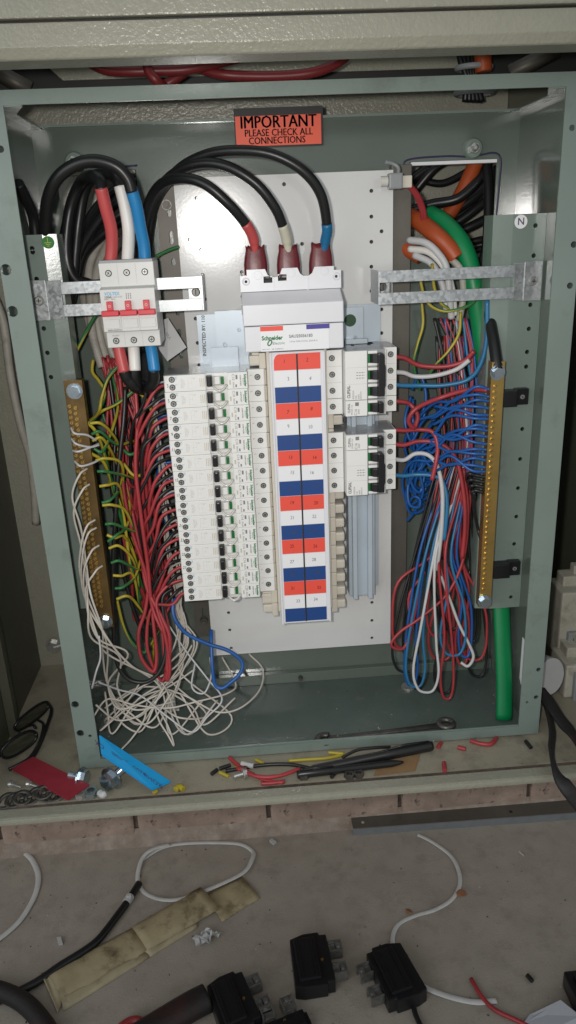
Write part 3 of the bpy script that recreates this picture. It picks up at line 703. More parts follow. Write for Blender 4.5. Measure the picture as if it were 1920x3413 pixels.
# ================================================================ support strips, bars, brackets
def strip(xa, xm, xb, ya, ym, yb, z0, z1, label, hl, wallx):
    t = thing('support_strip', label, 'support strip', 'support strips for the bars')
    hh = [circ(x, z, .0024, 12) for x, z in hl]
    link('outer_face', plate_mesh(rect(min(xa, xm), max(xa, xm), z0, z1), hh, .0015), 'greygreen', t).location.y = ya
    mb = MB(); mb.prism([(xm, ym), (xb, yb), (xb, yb + .0015), (xm, ym + .0015)], z0, z1, 'z'); mb.build('inner_face', 'greygreen', t)
    s = 1 if xb > xm else -1
    mb = MB(); mb.box(xb, xb - s * .0015, yb + .0017, yb + .03, z0, z1); mb.build('return_edge', 'greygreen', t)
    mb = MB(); mb.box(xa, wallx, ya + .0002, ya + .0015, z0, z1); mb.build('wall_flange', 'greygreen', t)
    return t
SYF = .060
hl = [W(px, py, SYF) for px, py in [(107, 828), (109, 840), (122, 930), (146, 1095), (158, 1176), (170, 1257)]]
LS = strip(-.2660, W(140, 782, SYF).x, W(188, 780, SYF + .003).x, SYF, SYF, SYF + .003, W(250, 2030, SYF).z, W(130, 782, SYF).z, 'grey-green support strip with green earth sticker behind the dull bar', [(p.x, p.z) for p in hl], -.2668)
hl = [W(px, py, SYF) for px, py in [(1785, 752), (1779, 852), (1768, 1016), (1763, 1096), (1757, 1173), (1754, 1222), (1741, 1430), (1734, 1530), (1727, 1627), (1721, 1722), (1714, 1813), (1703, 1990)]]
xr0, xrm, xr1 = W(1645, 715, SYF + .004).x, W(1712, 713, SYF).x, W(1818, 712, SYF).x
RS = strip(xr1, xrm, xr0, SYF, SYF, SYF + .004, W(1700, 2024, SYF).z, W(1740, 713, SYF).z, 'grey-green support strip with round N sticker behind the bright bar', [(p.x, p.z) for p in hl], .2668)
# earth and N stickers
p = W(160, 808, SYF); q0 = SYF + .0012
es = thing('earth_sticker', 'round green earth symbol sticker on left support strip', 'sticker')
mb = MB(); mb.cyl((p.x, q0, p.z), (p.x, SYF - .0008, p.z), .0060, n=28, smooth=False); mb.build('disc', 'sticker_green', es)
mb = MB(); yy = SYF - .0010
mb.box(p.x - .0003, p.x + .0003, yy - .0001, yy + .0001, p.z, p.z + .0046)
for k, l in enumerate((.0034, .0023, .0012)): mb.box(p.x - l, p.x + l, yy - .0001, yy + .0001, p.z - .0016 * k - .0006, p.z - .0016 * k)
mb.build('symbol', 'sticker_yellow', es)
p = W(1736, 739, SYF)
ns = thing('neutral_sticker', 'round white sticker with letter N on right support strip', 'sticker')
mb = MB(); mb.cyl((p.x, SYF - .0001, p.z), (p.x, SYF - .0006, p.z), .0068, n=28, smooth=False); mb.build('disc', 'paper_white', ns)
mb = MB(); addtext(mb, 'N', .0098, (p.x, SYF - .0008, p.z), 0, bold=.01); mb.build('letter', 'marker', ns)

def bar(name, label, m, xa, xb, z0, z1, yf, lean, scr, side):
    t = thing(name, label, 'terminal bar', 'brass terminal bars')
    mb = MB(); v = [(x + (lean if z == z0 else 0), y, z) for z in (z0, z1) for y in (yf, yf + .012) for x in (xa, xb)]
    mb.add(v, [(0, 2, 3, 1), (4, 5, 7, 6), (0, 1, 5, 4), (2, 6, 7, 3), (0, 4, 6, 2), (1, 3, 7, 5)]); mb.build('bar', m, t)
    ms = MB(); ms.cyl((0, .0002, 0), (0, -.0016, 0), .00215, .0019, 10, smooth=False); ms.box(-.0016, .0016, -.00175, -.0016, -.0003, .0003, mi=1); me = ms.mesh('screw'); setm(me, ['brass_screw' if m == 'brass' else 'brass', 'brass_dull'])
    mh = MB(); mh.cyl((-.0002, 0, 0), (.0006, 0, 0), .0014, n=8, smooth=False); mhm = mh.mesh('wire_hole'); setm(mhm, 'brass_dull')
    n, za, zb2 = scr
    for i in range(n):
        z = za + (zb2 - za) * i / (n - 1); l = lean * (z1 - z) / (z1 - z0)
        put(me, 'screw', (xa + (.0045 if side > 0 else .0085) + l + (i % 2) * .0006, yf, z), t, (0, random.uniform(0, 3), 0))
        if side < 0: put(me, 'screw', (xa + .0032 + l, yf, z + .002), t, (0, random.uniform(0, 3), 0))
        else: put(mhm, 'wire_hole', (xb + l, yf + .006, z), t)
    for z in (z1 - .011, z0 + .008):
        l = lean * (z1 - z) / (z1 - z0); mb = MB(); x = (xa + xb) / 2 + l + side * -.001
        hexbolt(mb, (x, yf - .0072, z), (0, 1, 0), .0062, .0055, .003, .004); mb.build('end_bolt', 'steel_blue', t)
    return t
BYF = .034
NBX0, NBX1 = W(1640, 1206, BYF).x, W(1684, 1206, BYF).x
nb = bar('neutral_bar', 'bright brass bar with screw terminals and blue wires', 'brass', NBX0, NBX1, W(1620, 2022, BYF).z, W(1660, 1206, BYF).z, BYF, W(1597, 2000, BYF).x - NBX0, (38, W(1600, 1965, BYF).z, W(1640, 1288, BYF).z), 1)
for py in (1328, 1902):
    p = W(1700, py, BYF + .012); mb = MB(); x_ = W(1668 if py > 1500 else 1690, py, BYF + .012).x
    mb.box(x_ - .008, x_ + .012, BYF + .0125, SYF - .0002, p.z - .010, p.z + .008, .001); mb.box(x_ + .011, x_ + .026, SYF - .009, SYF - .0002, p.z - .009, p.z + .009, .001)
    so = mb.build('standoff', 'black_plastic', nb); put(SCREW[0], 'standoff_screw', (x_ + .019, SYF - .0092, p.z), so)
EB0 = W(211, 1275, BYF).x
eb = bar('earth_bar', 'dull brown brass bar with green-yellow wires on the left', 'brass_dull', EB0, EB0 + .0190, W(345, 2092, BYF).z, W(240, 1268, BYF).z, BYF, W(322, 2080, BYF).x - EB0, (40, W(320, 2020, BYF).z, W(230, 1360, BYF).z), -1)
for z in (.19, .40):
    mb = MB(); mb.box(EB0 + .003, EB0 + .012, BYF + .0125, SYF - .0002, z - .008, z + .008, .001); mb.build('standoff', 'black_plastic', eb)

def bracket(px_tab, px_crease, px_rail, px_end, py_c, hh_, side, label):
    """slotted bracket: tab screwed on the support strip, two bars, leg down to the white plate"""
    t = thing('mounting_bracket', label, 'bracket', 'galvanised slotted brackets')
    yt = SYF - .0022; yr = SYF - .0035
    xt, xc, xs, xp = W(px_tab, py_c, yt).x, W(px_crease, py_c, yt).x, W(px_rail, py_c, yr).x, W(px_end, py_c, yr).x
    zc_ = W((px_rail + px_end) / 2, py_c, yr).z; z0, z1 = zc_ - hh_, zc_ + hh_; gap = .0052
    for (a_, b_) in ((z0, zc_ - gap), (zc_ + gap, z1)):
        mb = MB(); mb.box(xs, xp, yr, yr + .0016, a_, b_, .0003); mb.build('rail', 'galv', t)
    mb = MB(); mb.prism([(xc, yt), (xc, yt + .0015), (xs, yr + .0035), (xs, yr + .0004)], z0 - .002, z1 + .002, 'z'); mb.build('bend', 'galv', t)
    mb = MB(); mb.box(xt, xc, yt - .0012, yt + .0008, z0 - .003, z1 + .003, .0003); mb.build('mount_tab', 'galv', t)
    xx = (xt + xc) / 2; mb = MB(); mb.cyl((xx, yt - .001, zc_), (xx, yt - .0042, zc_), .0052, .0036, 18, mi=0); mb.box(xx - .0025, xx + .0025, yt - .0046, yt - .0042, zc_ - .0004, zc_ + .0004, mi=1); mb.box(xx - .0004, xx + .0004, yt - .0046, yt - .0042, zc_ - .0025, zc_ + .0025, mi=1); mb.build('screw', ['steel', 'black_matt'], t)
    mb = MB(); mb.box(xp, xp - side * .0016, yr + .0002, .104, z0, z1); mb.build('leg', 'galv', t)
    mb = MB(); mb.box(xp + side * .0005, xp + side * .014, yr + .020, yr + .0216, zc_ - gap - .003, zc_ + gap + .003); mb.box(xp + side * .003, xp + side * .010, yr + .022, PY - .0004, zc_ - .004, zc_ + .004); mb.build('screw_tab', 'galv', t)
    mb = MB(); xx = xp + side * .0065; mb.cyl((xx, yr + .0198, zc_), (xx, yr + .016, zc_), .0046, .0036, 16); mb.box(xx - .0005, xx + .0005, yr + .0157, yr + .0161, zc_ - .003, zc_ + .003, mi=1); mb.build('screw', ['steel_dark', 'black_matt'], t)
    return t
bracket(103, 157, 206, 672, 988, .0170, -1, 'galvanised slotted bracket carrying the red-handled main switch')
bracket(1803, 1745, 1716, 1266, 950, .0170, 1, 'empty galvanised slotted bracket across the right-hand wires')

# ================================================================ MAIN SWITCH
msw = thing('main_switch', 'grey three-pole main switch with red toggles on the left bracket', 'switch')
vx0, vx1 = W(336, 1010, .022).x, W(519, 1010, .022).x; vw = vx1 - vx0
zt2, zb3 = W(425, 874, .034).z, W(440, 1156, .034).z
z_a, z_b, z_c = W(430, 962, .022).z, W(430, 1105, .022).z, W(430, 1108, .022).z
mb = MB(); mb.prism([(.034, zt2), (.034, z_a + .0018), (.022, z_a), (.022, z_b + .0005), (.024, z_b), (.034, z_b), (.034, zb3), (.083, zb3), (.083, zt2)], vx0, vx1, 'x', c=.0006); mb.build('body', 'switch_grey', msw)
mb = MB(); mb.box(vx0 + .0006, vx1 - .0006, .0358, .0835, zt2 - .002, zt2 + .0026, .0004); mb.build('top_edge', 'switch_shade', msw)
mb = MB(); mb.box(vx0 + .0003, vx1 - .0003, .0218, .0225, W(430, 1000, .022).z, W(430, 1047, .022).z, .0003); mb.build('toggle_bay', 'switch_grey', msw)
zr1, zr0 = W(430, 1032, .022).z, W(430, 1050, .022).z; zp1 = W(430, 1001, .022).z
for k in range(3):
    x0 = vx0 + vw * k / 3 + .0004; x1 = vx0 + vw * (k + 1) / 3 - .0004; xm = (x0 + x1) / 2 
    mb = MB(); mb.box(xm - .0030, xm + .0030, .017, .0217, zr1, zp1, .0006); mb.box(x0, x1, .014, .0217, zr0, zr1 + .0002, .0010); tg = mb.build('toggle', 'switch_red', msw)
    mb = MB(); mb.tube([(xm + .0011 * math.cos(t * math.pi / 6), .0168, zp1 - .0045 + .0011 * math.sin(t * math.pi / 6)) for t in range(13)], .00025, 4); mb.build('circle_mark', 'sleeve_white', tg)
    mb = MB(); mb.box(x0 + .0012, x1 - .0012, .0210, .0222, W(430, 1093, .022).z, W(430, 1062, .022).z, .0004); mb.box(x0 + .0012, x1 - .0012, .0207, .0211, W(430, 1081, .022).z, W(430, 1078, .022).z); mb.build('label_window', 'clear_plastic' if False else 'switch_grey', msw)
    for zz in (W(430, 908, .034).z, W(430, 1134, .034).z): put(SCREW[k], 'terminal_screw', (xm, .0337, zz), msw, (0, k, 0))
    if k:
        mb = MB(); x = vx0 + vw * k / 3; mb.box(x - .0001, x + .0001, .0336, .0339, zb3 + .001, z_b - .001); mb.box(x - .0001, x + .0001, .0336, .0339, z_a + .003, zt2 - .001); mb.box(x - .0003, x + .0003, .0215, .0219, z_b + .001, zr0); mb.build('pole_seam', 'ink_faint', msw)
mb = MB(); addtext(mb, 'VOLTEX', .0044, (W(347, 977, .022).x, .0217, W(430, 977, .022).z), align='LEFT', bold=.03, sx=.9)
p = W(351, 977, .022); mb.build('maker_lettering', 'ink_blue', msw)
mb = MB(); addtext(mb, '100A', .0032, (W(347, 989, .022).x, .0217, W(430, 988, .022).z), align='LEFT', bold=.03); addtext(mb, 'AC-22A 415V', .0021, (W(366, 989, .022).x, .0217, W(430, 988, .022).z), align='LEFT')
addtext(mb, '400V~  50Hz', .0020, (W(347, 995, .022).x, .0217, W(430, 995, .022).z), align='LEFT'); addtext(mb, 'MAIN SWITCH', .0024, (W(360, 1100, .022).x, .0217, W(430, 1099, .022).z), align='LEFT', bold=.03, sx=.9)
addtext(mb, 'MS100/3', .0020, (W(386, 1117, .034).x, .0337, W(430, 1117, .034).z), align='CENTER')
for k in range(3):
    for j in range(3): x = W(421 + k * 7, 985, .022).x; z = W(430, 979 + j * 7, .022).z; mb.box(x - .0004, x + .0004, .0217, .0219, z - .0007, z + .0007)
mb.build('lettering', 'ink_grey', msw)
# sleeves above and below the switch with their black cables
def sleeved(name, label, black, colr, sl_, r=.0062, group='cables of the main switch'):
    t = thing(name, label, 'cable', group)
    if black: mb = MB(); mb.tube(spline([W(*p) for p in black], 8), r * .96, 14); mb.build('sheath', 'cable_black', t)
    mb = MB(); mb.tube(spline([W(*p) for p in sl_], 8), r, 14); mb.build('sleeve', colr, t)
sleeved('switch_cable', 'black cable with red sleeve entering the main switch top', [(340, 640, 0.0400), (332, 600, 0.0460), (305, 588, 0.0580), (272, 605, 0.0900), (238, 680, 0.1000), (222, 780, 0.1000), (224, 870, 0.0980), (250, 930, 0.1000), (300, 950, 0.1050), (380, 945, 0.1150)], 'sleeve_red',
        [(337, 626, 0.0395), (352, 690, 0.0440), (370, 760, 0.0500), (373, 820, 0.0540), (367, 885, 0.0560)])
sleeved('switch_cable', 'black cable with white sleeve entering the main switch top', [(402, 630, 0.0560), (388, 596, 0.0630), (350, 580, 0.0900), (310, 592, 0.1050), (280, 640, 0.1150), (262, 740, 0.1180), (252, 840, 0.1150), (245, 930, 0.1120), (232, 1010, 0.1200)], 'sleeve_white',
        [(400, 620, 0.0540), (417, 690, 0.0540), (428, 760, 0.0540), (428, 820, 0.0560), (424, 885, 0.0580)])
sleeved('switch_cable', 'black cable with blue sleeve looping over the left cutout', [(440, 640, 0.0380), (425, 596, 0.0360), (385, 555, 0.0340), (320, 536, 0.0340), (255, 548, 0.0360), (195, 590, 0.0400), (160, 660, 0.0480), (150, 760, 0.0630), (150, 900, 0.0850)], 'sleeve_blue',
        [(436, 625, 0.0395), (455, 690, 0.0440), (468, 760, 0.0500), (480, 820, 0.0540), (484, 885, 0.0560)])
sleeved('switch_cable', 'black cable with red sleeve leaving the main switch bottom', [(412, 1235, 0.0540), (424, 1262, 0.0560), (450, 1290, 0.0620), (475, 1298, 0.0850), (500, 1285, 0.1000)], 'sleeve_red', [(392, 1140, 0.0560), (402, 1190, 0.0540), (414, 1240, 0.0520)])
sleeved('switch_cable', 'black cable with white sleeve leaving the main switch bottom', [(450, 1225, 0.0580), (450, 1262, 0.0600), (460, 1285, 0.0680), (480, 1280, 0.0950), (480, 1180, 0.1150)], 'sleeve_white', [(444, 1140, 0.0580), (447, 1185, 0.0580), (450, 1235, 0.0560)])
sleeved('switch_cable', 'black cable with blue sleeve leaving the main switch bottom', [(512, 1230, 0.0540), (514, 1265, 0.0580), (498, 1292, 0.0660), (470, 1296, 0.0920), (455, 1240, 0.1180)], 'sleeve_blue', [(500, 1140, 0.0560), (508, 1185, 0.0560), (515, 1236, 0.0540)])

# ================================================================ WIRES, left side
U = random.uniform
RW_, BW_, EW_ = .0020, .0019, .00190
# other thick black cables in the left cutout
g = 'thick black cables in the left cutout'
for pts in ([(560, 560, .20), (470, 600, .18), (390, 670, .165), (310, 760, .15), (255, 860, .135), (235, 960, .13), (225, 1060, .14)],
            [(455, 600, .21), (380, 640, .20), (320, 700, .19), (270, 790, .17), (262, 900, .15)],
            [(480, 700, .18), (400, 740, .175), (330, 790, .165), (275, 850, .15), (255, 930, .14)],
            [(300, 600, .13), (262, 640, .135), (230, 730, .13), (215, 820, .12), (235, 920, .12), (290, 945, .125), (330, 960, .13)]):
    wire('supply_cable', 'cable_black', pts, .0062, 'thick black supply cable curling inside the left cable cutout', 'cable', g, n=12)
wire('supply_cable', 'cable_black', [(60, 610, .055), (85, 660, .07), (110, 720, .085), (120, 800, .09)], .0055, 'thick black cable passing behind the left support strip', 'cable', None, n=12)
# grey sheathed cables from the cutout down to the bundle
g = 'grey sheathed cables left of the main switch'
for k, pts in enumerate(([(430, 700, .20), (350, 780, .185), (300, 880, .17), (300, 1000, .15), (310, 1120, .135), (340, 1225, .125)],
            [(440, 730, .20), (370, 800, .185), (325, 900, .165), (320, 1020, .15), (335, 1130, .14), (365, 1230, .13)],
            [(450, 760, .20), (390, 820, .18), (345, 900, .165), (340, 1010, .15), (355, 1120, .145), (390, 1220, .14)],
            [(430, 800, .19), (330, 850, .18), (290, 890, .175), (280, 990, .16), (305, 1100, .14), (330, 1190, .13)],
            [(470, 790, .20), (410, 850, .18), (370, 930, .165), (360, 1040, .155), (375, 1150, .15), (400, 1230, .145)])):
    wire('sheathed_cable', 'sheath_grey', pts, .0050, 'grey sheathed cable running down behind the main switch', 'cable', g, n=10)
# old grey cable outside, left of the box
wire('sheathed_cable', 'sheath_grey', [(-40, 950, .2), (10, 1070, .2), (35, 1250, .2), (70, 1420, .2), (100, 1520, .205), (115, 1640, .21), (120, 1745, .215)], .0052, 'grey cable hanging down between the box and cream wall', 'cable', None, n=10)

# paper tag
a = [W(525, 1085, .10), W(558, 1065, .10), W(640, 1150, .085), W(558, 1205, .085), W(525, 1165, .09)]
tg = thing('paper_tag', 'white paper tag with faint print behind the main switch', 'tag')
mb = MB(); a = [W(518, 1075, .115), W(560, 1060, .11), W(622, 1158, .10), W(558, 1204, .10), W(520, 1150, .11)]
n_ = Vector((0, .0004, 0)); mb.add(a + [p + n_ for p in a], [(0, 1, 2, 3, 4), (9, 8, 7, 6, 5)] + [(i, i + 5, (i + 1) % 5 + 5, (i + 1) % 5) for i in range(5)]); mb.build('sheet', 'wire_white', tg)
mb = MB(); e1 = (a[1] - a[2]).normalized() * -1; nn = Vector((0, -1, 0)); e2 = (a[3] - a[2]).normalized() * -1
ctr = (a[0] + a[1] + a[2] + a[3]) / 4 + Vector((.002, -.0008, 0)); addtext(mb, 'VW-1', .0055, ctr + Vector((-.004, 0, .004)), 180, basis=(e1, e2)); mb.build('lettering', 'ink_grey', tg); mb = MB(); addtext(mb, '600V', .0055, ctr + Vector((.009, -.0003, -.009)), 180, basis=(e1, e2)); mb.build('lettering', 'ink_grey', tg)

def near(i): # pixel position of the left edge of breaker i
    p = Vector((LXB, .075, brk_z[i] + .009)) - CAM
    d = -p.dot(RZ); return 960 + F * p.dot(RX) / d, 1706.5 - F * p.dot(RY) / d
gr, gb, gw, ge = 'red wires from the left breakers', 'black wires from the left breakers', 'thin white leads from the left breakers', 'green-yellow wires of the dull bar'
NUMW = ['three','five','seven','nine','eleven','thirteen','fifteen','seventeen','nineteen','twenty-one','twenty-three','twenty-five','twenty-seven']
WHICH = ['breaker handwritten ' + n_ for n_ in NUMW] + ['second lowest left breaker', 'lowest left breaker']
lr = 'red wire looping from a left column breaker down into the bundle'
lb = 'black wire looping from a left column breaker down into the bundle'
for i in range(15):
    x, y = near(i)
    e = min(1, i / 14)
    low = min(y + U(330, 520), 2050)
    tx = 395 + 130 * (low - 1230) / 900 + U(-25, 25)
    # red, from the lower terminal
    pts = [(x + 14, y + 12, .074), (x - 12, y + 14 + U(-3, 3), .072), (x - 48 + U(-10, 8), y + 38 + U(-6, 10), .068), (x - 76 + U(-14, 14), y + 100 + U(-15, 25), .068),
           (x - 82 + U(-18, 18), y + 190 + U(-20, 20), .074), (tx + 28, low, .085), (tx - 10, low - 20, .10), (450 + U(-30, 25), low - 260, .115), (400 + U(-40, 30), 1290 + U(-30, 30), .118), (375 + U(-30, 30), 1200, .125)]
    if i >= 13:
        pts = pts[:3] + [(x - 110, y + 60, .062), (x - 125, y + 190, .055), (x - 80, y + 300, .05), (x - 60, y + 250 + 60 * i % 40, .055), (x - 55, y + 120, .07), (x - 110, y - 60, .085), (x - 170, y - 260, .10), (400, 1500, .115), (380, 1250, .12)] if i == 14 else \
              pts[:3] + [(x - 90, y + 90, .06), (x - 62, y + 190, .05), (x - 45, y + 300, .045), (x - 55, y + 345, .045), (x - 62, y + 280, .052), (x - 80, y + 130, .065), (x - 150, y - 100, .085), (430, 1600, .11), (390, 1260, .12)]
    wire('breaker_wire', 'wire_red', pts, RW_, 'red wire looping from the %s into the left bundle' % WHICH[i], 'wire', gr)
    # black, from the upper terminal
    pts = [(x + 14, y - 12, .080), (x - 14, y - 8 + U(-3, 3), .074), (x - 50 + U(-10, 10), y + 16 + U(-8, 8), .068), (x - 84 + U(-14, 14), y + 70 + U(-15, 20), .066 + U(-.004, .006)), (x - 98 + U(-18, 18), y + 160 + U(-20, 20), .072 + U(-.006, .008)),
           (tx - 5, low - 20, .098), (tx - 35, low - 60, .11), (440 + U(-30, 25), low - 300, .12), (395 + U(-40, 30), 1280 + U(-30, 30), .124), (375 + U(-30, 30), 1200, .13)]
    wire('breaker_wire', 'wire_black', pts, BW_, 'black wire looping from the %s into the left bundle' % WHICH[i], 'wire', gb)
    # thin white functional earth lead
    if i < 13 and i % 3 != 2:
        pts = [(x + 14, y - 4, .092), (x - 16, y + 2, .092), (x - 36 + U(-8, 8), y + 28, .094), (x - 30 + U(-8, 8), y + 100, .096), (x - 10 + U(-14, 6), y + 230, .097)]
        yy = y + 330
        while yy < 1960: pts.append((558 + (yy - 1250) * .07 + U(-18, 14), yy, .098)); yy += 110
        pts.append((590 + U(-15, 25), 2040, .095)); 
        bx = 340 + 36 * i + U(-30, 30)
        sg_ = 1 if i % 2 else -1; pts += [(600 + U(-15, 60), 2130 + U(0, 40), .085), (540 + U(-40, 90), 2240 + U(-20, 30), .07), (bx, 2340 + U(-20, 50), .045), (bx + sg_ * U(40, 90), 2410 + U(-20, 50), .020), (bx + sg_ * U(110, 170), 2330 + U(-30, 30), .045)]
        pts = [(max(a_, 335 + max(0, b_ - 2200) * .14) if b_ > 2150 else a_, b_, c_) for a_, b_, c_ in pts]
        wire('earth_lead', 'wire_cream', pts, .00122, 'thin white lead dropping from the %s to the box floor' % WHICH[i], 'wire', gw, n=6)
# short blue and white stubs behind the upper breakers
for i in range(8):
    x, y = near(i)
    wire('neutral_stub', 'wire_blue', [(x + 12, y + 2, .10), (x - 22, y + 6, .098), (x - 42 + U(-6, 6), y + 34, .10), (x - 38, y + 80, .105), (x - 18, y + 150, .108)], .0021, 'short blue wire tucked behind the %s' % WHICH[i], 'wire', 'blue wires behind the left breakers')
for i in (0, 1, 3, 4):
    x, y = near(i)
    wire('neutral_stub', 'wire_white', [(x + 12, y - 4, .088), (x - 20, y + 2, .086), (x - 38, y + 30, .088), (x - 36, y + 80, .10), (x - 10, y + 130, .108)], .0015, 'short white wire looping at the edge of the %s' % WHICH[i], 'wire', 'short white wires at the left breakers')
# main bundle falling from the sheaths
for k in range(9):
    x0 = 330 + k * 13 + U(-10, 10)
    wire('bundle_wire', 'wire_red', [(x0, 1195 + U(-15, 15), .125), (x0 + 15 + U(-10, 10), 1300, .118), (x0 + 35 + U(-22, 22), 1430, .11), (x0 + 55 + U(-35, 25), 1580, .102), (x0 + 75 + U(-25, 25), 1740, .098), (x0 + 105 + U(-20, 20), 1900, .095), (x0 + 125 + U(-20, 20), 2040 + U(-60, 60), .095), (x0 + 150, 1990, .105), (x0 + 120, 1840, .115)], RW_,
         'red wire falling through the bundle below the main switch', 'wire', 'red wires in the left bundle')
for k in range(8):
    x0 = 345 + k * 14 + U(-10, 10)
    wire('bundle_wire', 'wire_black', [(x0, 1195 + U(-15, 15), .13), (x0 + 12 + U(-10, 10), 1300, .122), (x0 + 28 + U(-22, 22), 1430, .114), (x0 + 40 + U(-35, 25), 1580, .108), (x0 + 55 + U(-25, 25), 1740, .104), (x0 + 85 + U(-20, 20), 1900, .10), (x0 + 105 + U(-20, 20), 2040 + U(-60, 60), .10), (x0 + 130, 1990, .11)], BW_,
         'black wire falling through the bundle below the main switch', 'wire', 'black wires in the left bundle')
# individually traced front wires
wire('hanging_wire', 'wire_black', [(418, 1290, .085), (412, 1400, .075), (395, 1560, .065), (385, 1720, .058), (376, 1900, .052), (378, 2080, .048), (388, 2200, .044), (425, 2262, .042), (490, 2272, .042), (540, 2225, .046), (556, 2130, .055), (540, 2000, .07), (575, 1960, .078)], .0026, 'long black wire hanging in a deep loop over the left bundle', 'wire')
wire('hanging_wire', 'wire_black', [(365, 1250, .11), (385, 1420, .10), (380, 1560, .09), (395, 1750, .082), (415, 1920, .078), (455, 2060, .075), (500, 2165, .075)], .0025, 'long black wire ending above the box floor beside the brown bar', 'wire')
wire('hanging_wire', 'wire_red', [(452, 1300, .08), (458, 1420, .072), (452, 1560, .068), (470, 1720, .066), (492, 1880, .066), (505, 2010, .062), (530, 2080, .055), (558, 2140, .05), (556, 2240, .046)], .0023, 'long red wire crossing the front of the left bundle', 'wire')
wire('hanging_wire', 'wire_red', [(398, 1250, .10), (410, 1400, .095), (408, 1600, .082), (440, 1770, .075), (490, 1930, .068), (485, 2030, .062), (462, 2110, .056), (470, 2190, .05), (510, 2238, .048), (522, 2190, .052), (512, 2080, .06), (500, 1960, .072)], .0023, 'red wire with a hanging loop at the foot of the left bundle', 'wire')
wire('hanging_wire', 'wire_red', [(440, 1700, .085), (470, 1850, .075), (490, 1960, .066), (540, 2060, .056), (566, 2130, .05), (560, 2230, .046), (555, 2265, .046)], .0023, 'red wire ending in a point at the foot of the left bundle', 'wire')
wire('hanging_wire', 'wire_blue', [(600, 1985, .08), (578, 2010, .07), (582, 2060, .062), (620, 2110, .058), (690, 2145, .056), (760, 2168, .054), (806, 2205, .05), (800, 2245, .045), (762, 2280, .04), (738, 2294, .038), (716, 2280, .04), (708, 2220, .046), (704, 2140, .06), (704, 2100, .072)], .0024, 'blue wire looping over the bottom corner of the white plate', 'wire')
# green / yellow earth wires
gy = ['wire_green', 'wire_yellow']
EBX = 290
for k in range(17):
    y = 1400 + k * 37 + U(-17, 17); xb = 232 + (y - 1270) * .152 + 46
    up = k % 4
    if up == 0: pts = [(xb, y, .040), (xb + 35, y - 8 + U(-8, 8), .042), (xb + 75 + U(-10, 10), y + 18, .06), (xb + 100 + U(-15, 15), y + 90, .085), (xb + 105 + U(-20, 20), y + 180, .105), (xb + 140, min(y + 300, 2100), .115)]
    elif up == 1: pts = [(xb, y, .040), (xb + 30, y - 2 + U(-8, 8), .042), (xb + 80 + U(-10, 10), y + 22, .07), (xb + 130 + U(-15, 15), y + 30, .105), (xb + 170, y + 60, .12)]
    elif up == 2: pts = [(xb, y, .040), (xb + 28, y + 2 + U(-8, 8), .042), (xb + 62, y + 10, .06), (xb + 95 + U(-15, 15), y + 70 + U(-20, 40), .09), (xb + 125, y + 190, .118), (xb + 150 + U(-30, 30), y + 330, .125)]
    else: pts = [(xb, y, .040), (xb + 30, y - 6 + U(-8, 8), .042), (xb + 62 + U(-10, 10), y - 50, .07), (xb + 75 + U(-15, 15), y - 150, .10), (370 + U(-30, 40), max(1230, y - 320), .12), (375 + U(-20, 20), 1190, .13)]
    wire('earth_wire', gy if k % 2 else gy[::-1], [(a_ + (U(-9, 9) if q_ > 1 else 0), b_ + (U(-14, 14) if q_ else 0), c_) for q_, (a_, b_, c_) in enumerate(pts)], .0017, 'green-yellow wire leaving the side of the dull brass bar', 'wire', ge, n=8, twist=45)
for pts, l in (([(310, 1200, .11), (308, 1240, .105), (330, 1270, .10), (350, 1310, .095), (330, 1370, .09), (300, 1410, .05), (285, 1420, .042)], 'green-yellow wire curling out beside the sheathed cables'),
            ([(398, 1215, .09), (360, 1260, .085), (340, 1320, .08), (330, 1370, .075), (305, 1405, .045), (288, 1412, .04)], 'green-yellow wire in front of the cable sheaths'),
            ([(445, 1303, .085), (390, 1345, .082), (340, 1370, .08), (310, 1395, .06), (292, 1410, .042)], 'green-yellow wire running diagonally to the bar top'),
            ([(288, 1405, .04), (320, 1440, .045), (345, 1500, .06), (362, 1570, .07), (385, 1640, .07), (412, 1720, .07), (425, 1820, .068), (440, 1900, .07), (470, 2000, .08)], 'long yellow-green wire lying over the left bundle'),
            ([(302, 1510, .04), (345, 1540, .05), (372, 1610, .07), (395, 1700, .075), (420, 1780, .078), (450, 1860, .08), (465, 1960, .085)], 'second long green-yellow wire lying over the bundle'),
            ([(412, 1500, .08), (435, 1515, .078), (478, 1495, .085)], 'short yellow wire bridging the red and black wires'),
            ([(412, 1545, .08), (440, 1580, .076), (465, 1585, .076), (490, 1560, .085)], 'yellow wire sagging across the red wires'),
            ([(520, 855, .12), (560, 835, .118), (596, 822, .116)], 'green-yellow wire crossing the slotted strut'),
            ([(240, 1200, .10), (275, 1130, .10), (310, 1065, .11), (345, 1010, .12)], 'green-yellow wire passing diagonally under the left bracket'),
            ([(455, 1300, .09), (485, 1330, .09), (505, 1370, .095), (520, 1450, .10)], 'green-yellow wire dropping from the black cable bend'),
            ([(390, 2000, .09), (410, 2080, .085), (440, 2140, .08), (480, 2175, .078), (490, 2150, .082)], 'green wire ending above the box floor')):
    wire('earth_wire', gy, pts, EW_, l, 'wire', None, n=8, twist=45)
